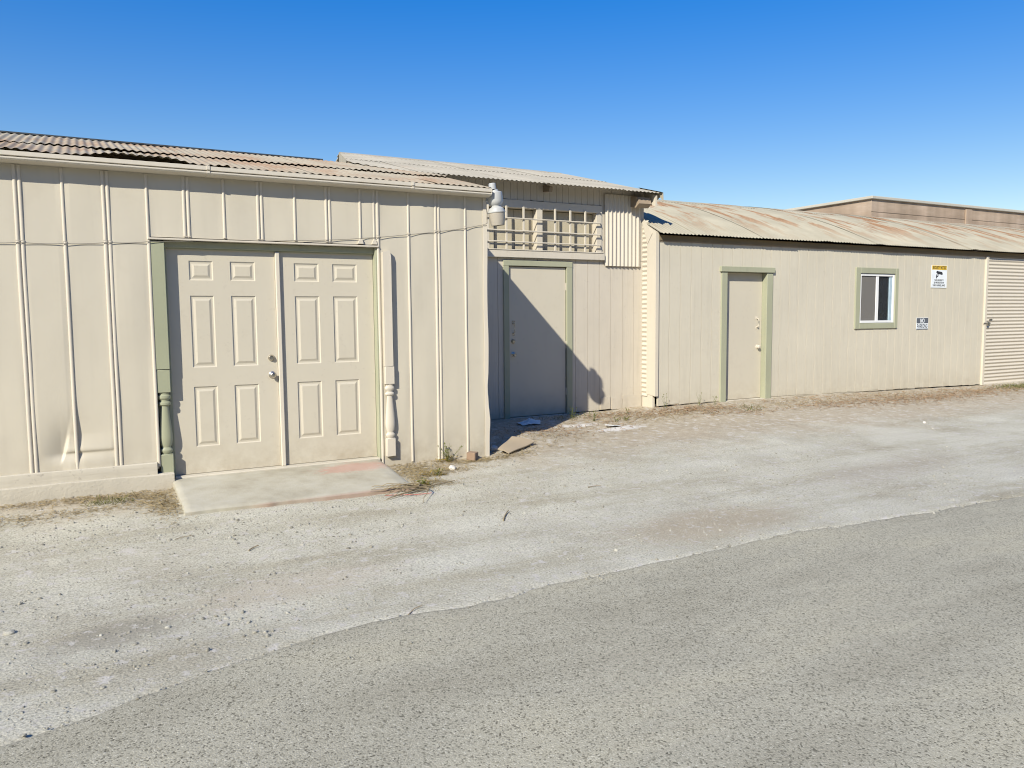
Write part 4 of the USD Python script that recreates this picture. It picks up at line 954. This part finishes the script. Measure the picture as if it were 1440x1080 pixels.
# pebbles: countless, one instancer
def pebbles():
    inst = UsdGeom.PointInstancer.Define(stage, "/World/pebbles")
    protos = []
    for k in range(5):
        mm = usdkit.mesh(stage, f"/World/pebbles/pebble_{k:03d}" if k else "/World/pebbles/pebble", stone_mesh(1.0, 30 + k, .6, 1), M_stone, False)
        protos.append(mm.GetPath())
    r = np.random.default_rng(12)
    N = 110000
    x = r.uniform(-1.2, 17, N); y = r.uniform(-4.0, 1.4, N)
    dens = .25 + .75 * (meshkit.fbm(np.stack([x * 1.1, y * 1.6, 0 * x], -1), 4, 71) > .5)
    dens *= np.where(y > -.9, .45, 1.0) * np.interp(x, [4, 9], [1, .35])
    e = edge(x)
    ok = (r.random(N) < dens) & (y > e + .0)
    ok |= (y < e) & (r.random(N) < .85 * np.exp(-(e - y).clip(0) / .05)) | (y < e) & (y > e - .8) & (r.random(N) < .015)
    ok &= ~((x > 1.0) & (x < 3.0) & (y > -1.0)) & ~((x < 4.2) & (y > -.1)) & ~((x > 7.5) & (y > 1.45))
    d = np.stack([x, y, 0 * x], 1) - CAM
    u = 720 + FPX * (d @ R) / (d @ F); v = 540 - FPX * (d @ U) / (d @ F)
    ok &= (d @ F > 0) & (u > -120) & (u < 1560) & (v < 1200)
    x, y = x[ok], y[ok]
    s = np.exp(r.normal(math.log(.0032), .40, len(x))).clip(.002, .008)
    s = np.where(r.random(len(x)) < np.interp(x, [0, 2.5, 5], [.07, .05, .02]), np.exp(r.normal(math.log(.0075), .35, len(x))).clip(.004, .015), s)
    z = ground(x, y) + s * .15
    z = np.where(y < edge(x), .008, z)
    q = r.normal(size=(len(x), 4)) * [1, .25, .25, 1]; q /= np.linalg.norm(q, axis=1, keepdims=True)
    inst.CreatePrototypesRel().SetTargets(protos)
    inst.CreateProtoIndicesAttr(Vt.IntArray.FromNumpy(r.integers(0, 5, len(x)).astype(np.int32)))
    inst.CreatePositionsAttr(Vt.Vec3fArray.FromNumpy(np.stack([x, y, z], 1).astype(np.float32)))
    inst.CreateScalesAttr(Vt.Vec3fArray.FromNumpy(np.repeat(s[:, None], 3, 1).astype(np.float32)))
    inst.CreateOrientationsAttr([Gf.Quath(float(a[0]), float(a[1]), float(a[2]), float(a[3])) for a in q])
    tag(inst.GetPrim(), "small pale pebbles scattered over the gravel yard", "gravel", kind="stuff")
pebbles()

# dry grass and straw
def blades(n, region, seed, length, width, lie=.85, mound=.0):
    r = np.random.default_rng(seed)
    V, Fc = [], []
    for _ in range(n):
        x, y = region(r)
        L = length * r.uniform(.4, 1.5); a = r.uniform(0, 2 * math.pi); w = width * r.uniform(.6, 1.4)
        up = (1 - lie) * r.uniform(.2, 1.6) * L
        z = gz_fast(x, y)
        d = np.array([math.cos(a), math.sin(a)]); nrm = np.array([-d[1], d[0]])
        p0 = np.array([x, y]); p1 = p0 + d * L * .55 + nrm * L * .08 * r.normal(); p2 = p0 + d * L
        z0 = z + mound * r.random()
        o = len(V)
        V += [(*(p0 - nrm * w), z0), (*(p0 + nrm * w), z0 + w * .8), (*(p1 - nrm * w), gz_fast(*p1) + up + .004 + mound * r.random()), (*(p1 + nrm * w), gz_fast(*p1) + up + .004 + w * .8), (*p2, gz_fast(*p2) + up * r.uniform(.2, 1.6) + .003)]
        Fc += [(o, o + 1, o + 3), (o, o + 3, o + 2), (o + 2, o + 3, o + 4)]
    return trimesh.Trimesh(V, Fc, process=False)
_gxi = np.linspace(-3.5, 20, 900); _gyi = np.linspace(-4.5, 2.4, 280)
_GG = ground(*np.meshgrid(_gxi, _gyi))
def gz_fast(x, y):
    i = min(max(int((x + 3.5) / 23.5 * 899 + .5), 0), 899); j = min(max(int((y + 4.5) / 6.9 * 279 + .5), 0), 279)
    return float(_GG[j, i])
def straw(name, c0, c1):
    return mat(name, {"g": ("geometry", {}), "r": ("rgb_ramp", {"ramp": [(0., c0), (1., c1)]}), "d": ("principled_bsdf", {"roughness": .9, "specular_ior_level": .1}), "t": ("translucent_bsdf", {}), "m": ("mix_closure", {"fac": .25})},
               [("g.random_per_island", "r.fac"), ("r.color", "d.base_color"), ("r.color", "t.color"), ("d.BSDF", "m.closure1"), ("t.BSDF", "m.closure2")], surface="m.closure")
M_straw = straw("dry_straw", (.34, .27, .15), (.66, .56, .36))
M_straw2 = straw("rusty_litter", (.34, .235, .145), (.60, .47, .32))
M_grass = straw("green_grass", (.15, .16, .05), (.36, .34, .14))
def clumps(cs):
    cs = [(x, y, rx, ry, w) for x, y, rx, ry, w in cs]; W = np.array([c[4] for c in cs], float); W /= W.sum()
    def f(r):
        c = cs[r.choice(len(cs), p=W)]
        return c[0] + r.normal() * c[2], min(c[1] + abs(r.normal()) * 0 + r.normal() * c[3], lim(c[0]))
    return f
def lim(x):
    return -.085 if x < 1.1 else (-.02 if x < 4.2 else (D1 - .06 if x < 7.6 else D2 - .05))
obj("dry_grass", blades(5200, clumps([(-.1, -.16, .3, .05, 3), (.55, -.20, .22, .07, 4), (.85, -.35, .13, .16, 3), (.93, -.62, .07, .18, 4), (.45, -.5, .25, .05, 2), (-.05, -.55, .25, .08, 2), (3.25, -.22, .22, .12, 6), (3.12, -.55, .1, .2, 4), (3.45, -.40, .25, .06, 3), (3.9, -.16, .18, .05, 3), (4.3, -.12, .2, .06, 1.5), (3.15, -.85, .15, .08, 2)]), 81, .055, .0016, .9, .006), M_straw,
    label="dry straw and dead grass at the foot of the metal shed", category="dry grass", kind="stuff")
obj("dry_litter", blades(5200, clumps([(5.3, .7, .35, .22, 3), (6.0, .85, .5, .25, 3), (6.9, 1.35, .35, .14, 4), (7.7, 1.15, .35, .13, 4), (8.2, 1.12, .4, .13, 4), (8.6, .75, .4, .10, 2), (10.4, .75, .5, .14, 4), (11.4, .75, .6, .22, 7), (12.4, .72, .6, .22, 8), (13.4, .75, .6, .22, 7), (14.6, .85, .6, .22, 6), (15.8, .95, .8, .18, 4), (11.0, 1.25, 1.5, .08, 3)]), 82, .07, .0026, .88, .010), M_straw2,
    label="reddish dry leaf litter along the foot of the set-back sheds", category="leaf litter", kind="stuff")
obj("straw_litter", blades(4000, clumps([(6.5, 1.2, .5, .25, 3), (7.2, 1.05, .4, .2, 3), (8.0, 1.0, .5, .2, 3), (9.3, 1.0, .6, .15, 2), (10.5, 1.0, .7, .2, 3), (12.0, .95, .9, .25, 4), (14.0, .95, 1.0, .25, 4), (16.0, .9, 1.0, .2, 4), (4.5, .0, .3, .12, 2), (5.0, .35, .3, .2, 2)]), 84, .06, .0020, .85, .006), M_straw,
    label="pale straw scattered along the foot of the set-back sheds", category="straw", kind="stuff")
obj("grass_patch", blades(2200, clumps([(15.9, 1.05, .35, .13, 3), (17.0, 1.0, .5, .15, 5), (18.2, 1.0, .5, .15, 4), (6.15, 1.45, .25, .08, .6), (.55, -.36, .09, .03, .5), (8.95, .85, .12, .04, .3), (9.0, 1.0, .1, .03, .2)]), 83, .06, .0022, .55, .004), M_grass,
    label="thin green grass growing before the corrugated door and in sparse tufts", category="grass", kind="stuff")

# weeds
M_leaf = straw("weed_green", (.16, .18, .05), (.38, .38, .13))
M_leafy = straw("weed_yellow", (.30, .22, .05), (.46, .36, .12))
def weed(x, y, h, n, seed, label, spread=.5, yellow=0):
    r = np.random.default_rng(seed)
    w = thing("weed", label, "weed")
    stems, lv, ly = [], [], []
    z = gz(x, y) - .005
    for k in range(n):
        a = r.uniform(0, 2 * math.pi); L = h * r.uniform(.5, 1.1); s = spread * r.uniform(.2, 1.0)
        p = [np.array([x + .02 * math.cos(a), y + .012 * math.sin(a), z])]
        for t in (.35, .7, 1.0):
            q = np.array([x + math.cos(a) * L * s * t, y + .6 * math.sin(a) * L * s * t - .01, z + L * t * (1 - .25 * s * t)]) + r.normal(size=3) * .006
            q[1] = min(q[1], lim(x) - .004)
            p.append(q)
        stems.append(tube(p, np.linspace(.0018, .0008, 4), 4))
        for _ in range(5):
            i = r.integers(0, 3); t = r.random(); c = p[i] * (1 - t) + p[i + 1] * t
            b = r.uniform(0, 2 * math.pi); l = r.uniform(.012, .03)
            d = np.array([math.cos(b), .6 * math.sin(b), r.uniform(-.2, .6)]) * l; sd = np.cross(d, [0, 0, 1]) * .28
            leaf = trimesh.Trimesh([c, c + d * .5 + sd, c + d, c + d * .5 - sd], [(0, 1, 2), (0, 2, 3)], process=False)
            (ly if c[2] < z + h * .3 and r.random() < yellow else lv).append(leaf)
        if r.random() < .5:
            hd = stone_mesh(.006, k + 1, 1.3, 1); hd.apply_translation(p[-1]); stems.append(hd)
    if yellow:
        for _ in range(190):
            c = np.array([x + r.normal() * .06 - .03, min(y + r.normal() * .03, lim(x) - .004), z + abs(r.normal()) * .03]); b = r.uniform(0, 6.28); l = r.uniform(.015, .035)
            d = np.array([math.cos(b), .6 * math.sin(b), r.uniform(-.1, .5)]) * l; sd = np.cross(d, [0, 0, 1]) * .3
            ly.append(trimesh.Trimesh([c, c + d * .5 + sd, c + d, c + d * .5 - sd], [(0, 1, 2), (0, 2, 3)], process=False))
    obj("stems", cat(stems), M_leaf, w)
    obj("leaves", cat(lv), M_leaf, w)
    if ly: obj("withered_leaves", cat(ly), M_leafy, w)
weed(3.66, -.075, .21, 22, 1, "yellow and green weed at the foot of the metal shed", .8, .8)
weed(6.12, 1.40, .16, 9, 2, "thin green weed beside the sage casing of the set-back door", .5)
weed(6.30, 1.15, .16, 9, 3, "spindly weed in the open between set-back door and white tile", .6)
weed(6.72, 1.02, .07, 12, 4, "low bright green weed just behind the white tile", 1.0)
weed(6.55, .98, .07, 8, 5, "low weed left of the bright green one", .9)
weed(7.0, 1.35, .13, 5, 6, "single thin weed before the boards left of the wing wall", .4)
weed(7.72, 1.40, .22, 5, 7, "tall dry weed at the left end of the vaulted shed", .4)
weed(8.33, 1.38, .20, 6, 8, "sparse tall weed left of the vaulted shed's door", .45)
weed(8.62, 1.36, .17, 5, 9, "thin weed close to the left casing of the vaulted shed's door", .4)

weed(3.04, -.90, .09, 16, 10, "dry yellowish weed tangled with the dead branch at the apron corner", 1.0, .9)
weed(3.32, -.55, .08, 12, 11, "low withered weed on the straw between apron and white stone", 1.0, .9)

# dead branch, sticks and a red string by the apron
M_twig = paint("twig_bark", (.27, .215, .13), var=.25, rough=.9, streak=.0, bump=.3, dirt_amt=.3)
r = np.random.default_rng(5)
br = []
bx0, by0 = 3.02, -.98
for k in range(16):
    a = math.pi + r.normal() * .42; L = r.uniform(.25, .62)
    p = []
    for t in np.linspace(0, 1, 6):
        q = np.array([bx0 + math.cos(a) * L * t + r.normal() * .008, by0 + math.sin(a) * L * t * .8 + r.normal() * .008 - .04 * (k % 3)])
        p.append((q[0], q[1], gz_fast(q[0], q[1]) + .012 + .06 * math.sin(math.pi * t) * r.random() + .004 * k % .03))
    br.append(tube(p, np.linspace(.0055, .0016, 6), 5))
br.append(tube([(bx0 + .35, by0 + .12, gz_fast(bx0 + .35, by0) + .02), (bx0, by0, gz_fast(bx0, by0) + .02), (bx0 - .3, by0 - .14, gz_fast(bx0 - .3, by0 - .14) + .02), (bx0 - .42, by0 - .2, gz_fast(bx0 - .4, by0 - .2) + .015)], [.004, .007, .006, .004], 6))
obj("dead_branch", cat(br), M_twig, smooth=50, label="dead twiggy branch lying against the concrete apron's right corner", category="branch")
M_red = flat("red_string", (.50, .10, .07))
pts = [(x, -1.10 - .05 * math.sin(x * 9), gz_fast(x, -1.1) + .010) for x in np.linspace(2.62, 3.02, 12)]
obj("red_string", tube(pts, .0028, 5), M_red, label="thin red string lying beside the dead branch", category="string")
def stick(u, v, u2, v2, rad, label, z=.03):
    a, b = unz(u, v, z), unz(u2, v2, z)
    p = [(*(a[:2] * (1 - t) + b[:2] * t + [0, .012 * math.sin(math.pi * t)]), gz_fast(*(a[:2] * (1 - t) + b[:2] * t)) + .008 + .006 * t) for t in np.linspace(0, 1, 5)]
    obj("stick", tube(p, np.linspace(rad, rad * .6, 5), 5), M_twig, label=label, category="stick")
stick(708, 731, 715, 720, .007, "short dark stick standing out on the gravel mid-yard", .02)
stick(574, 864, 594, 854, .003, "thin stick on the gravel near the asphalt edge", 0)
stick(350, 777, 364, 772, .005, "thin dark stick on the gravel below the concrete apron", .01)
stick(247, 766, 270, 762, .003, "pale thin stick left of the one below the apron", .01)
stick(827, 686, 845, 684, .004, "thin stick on the gravel beyond the cardboard", .04)
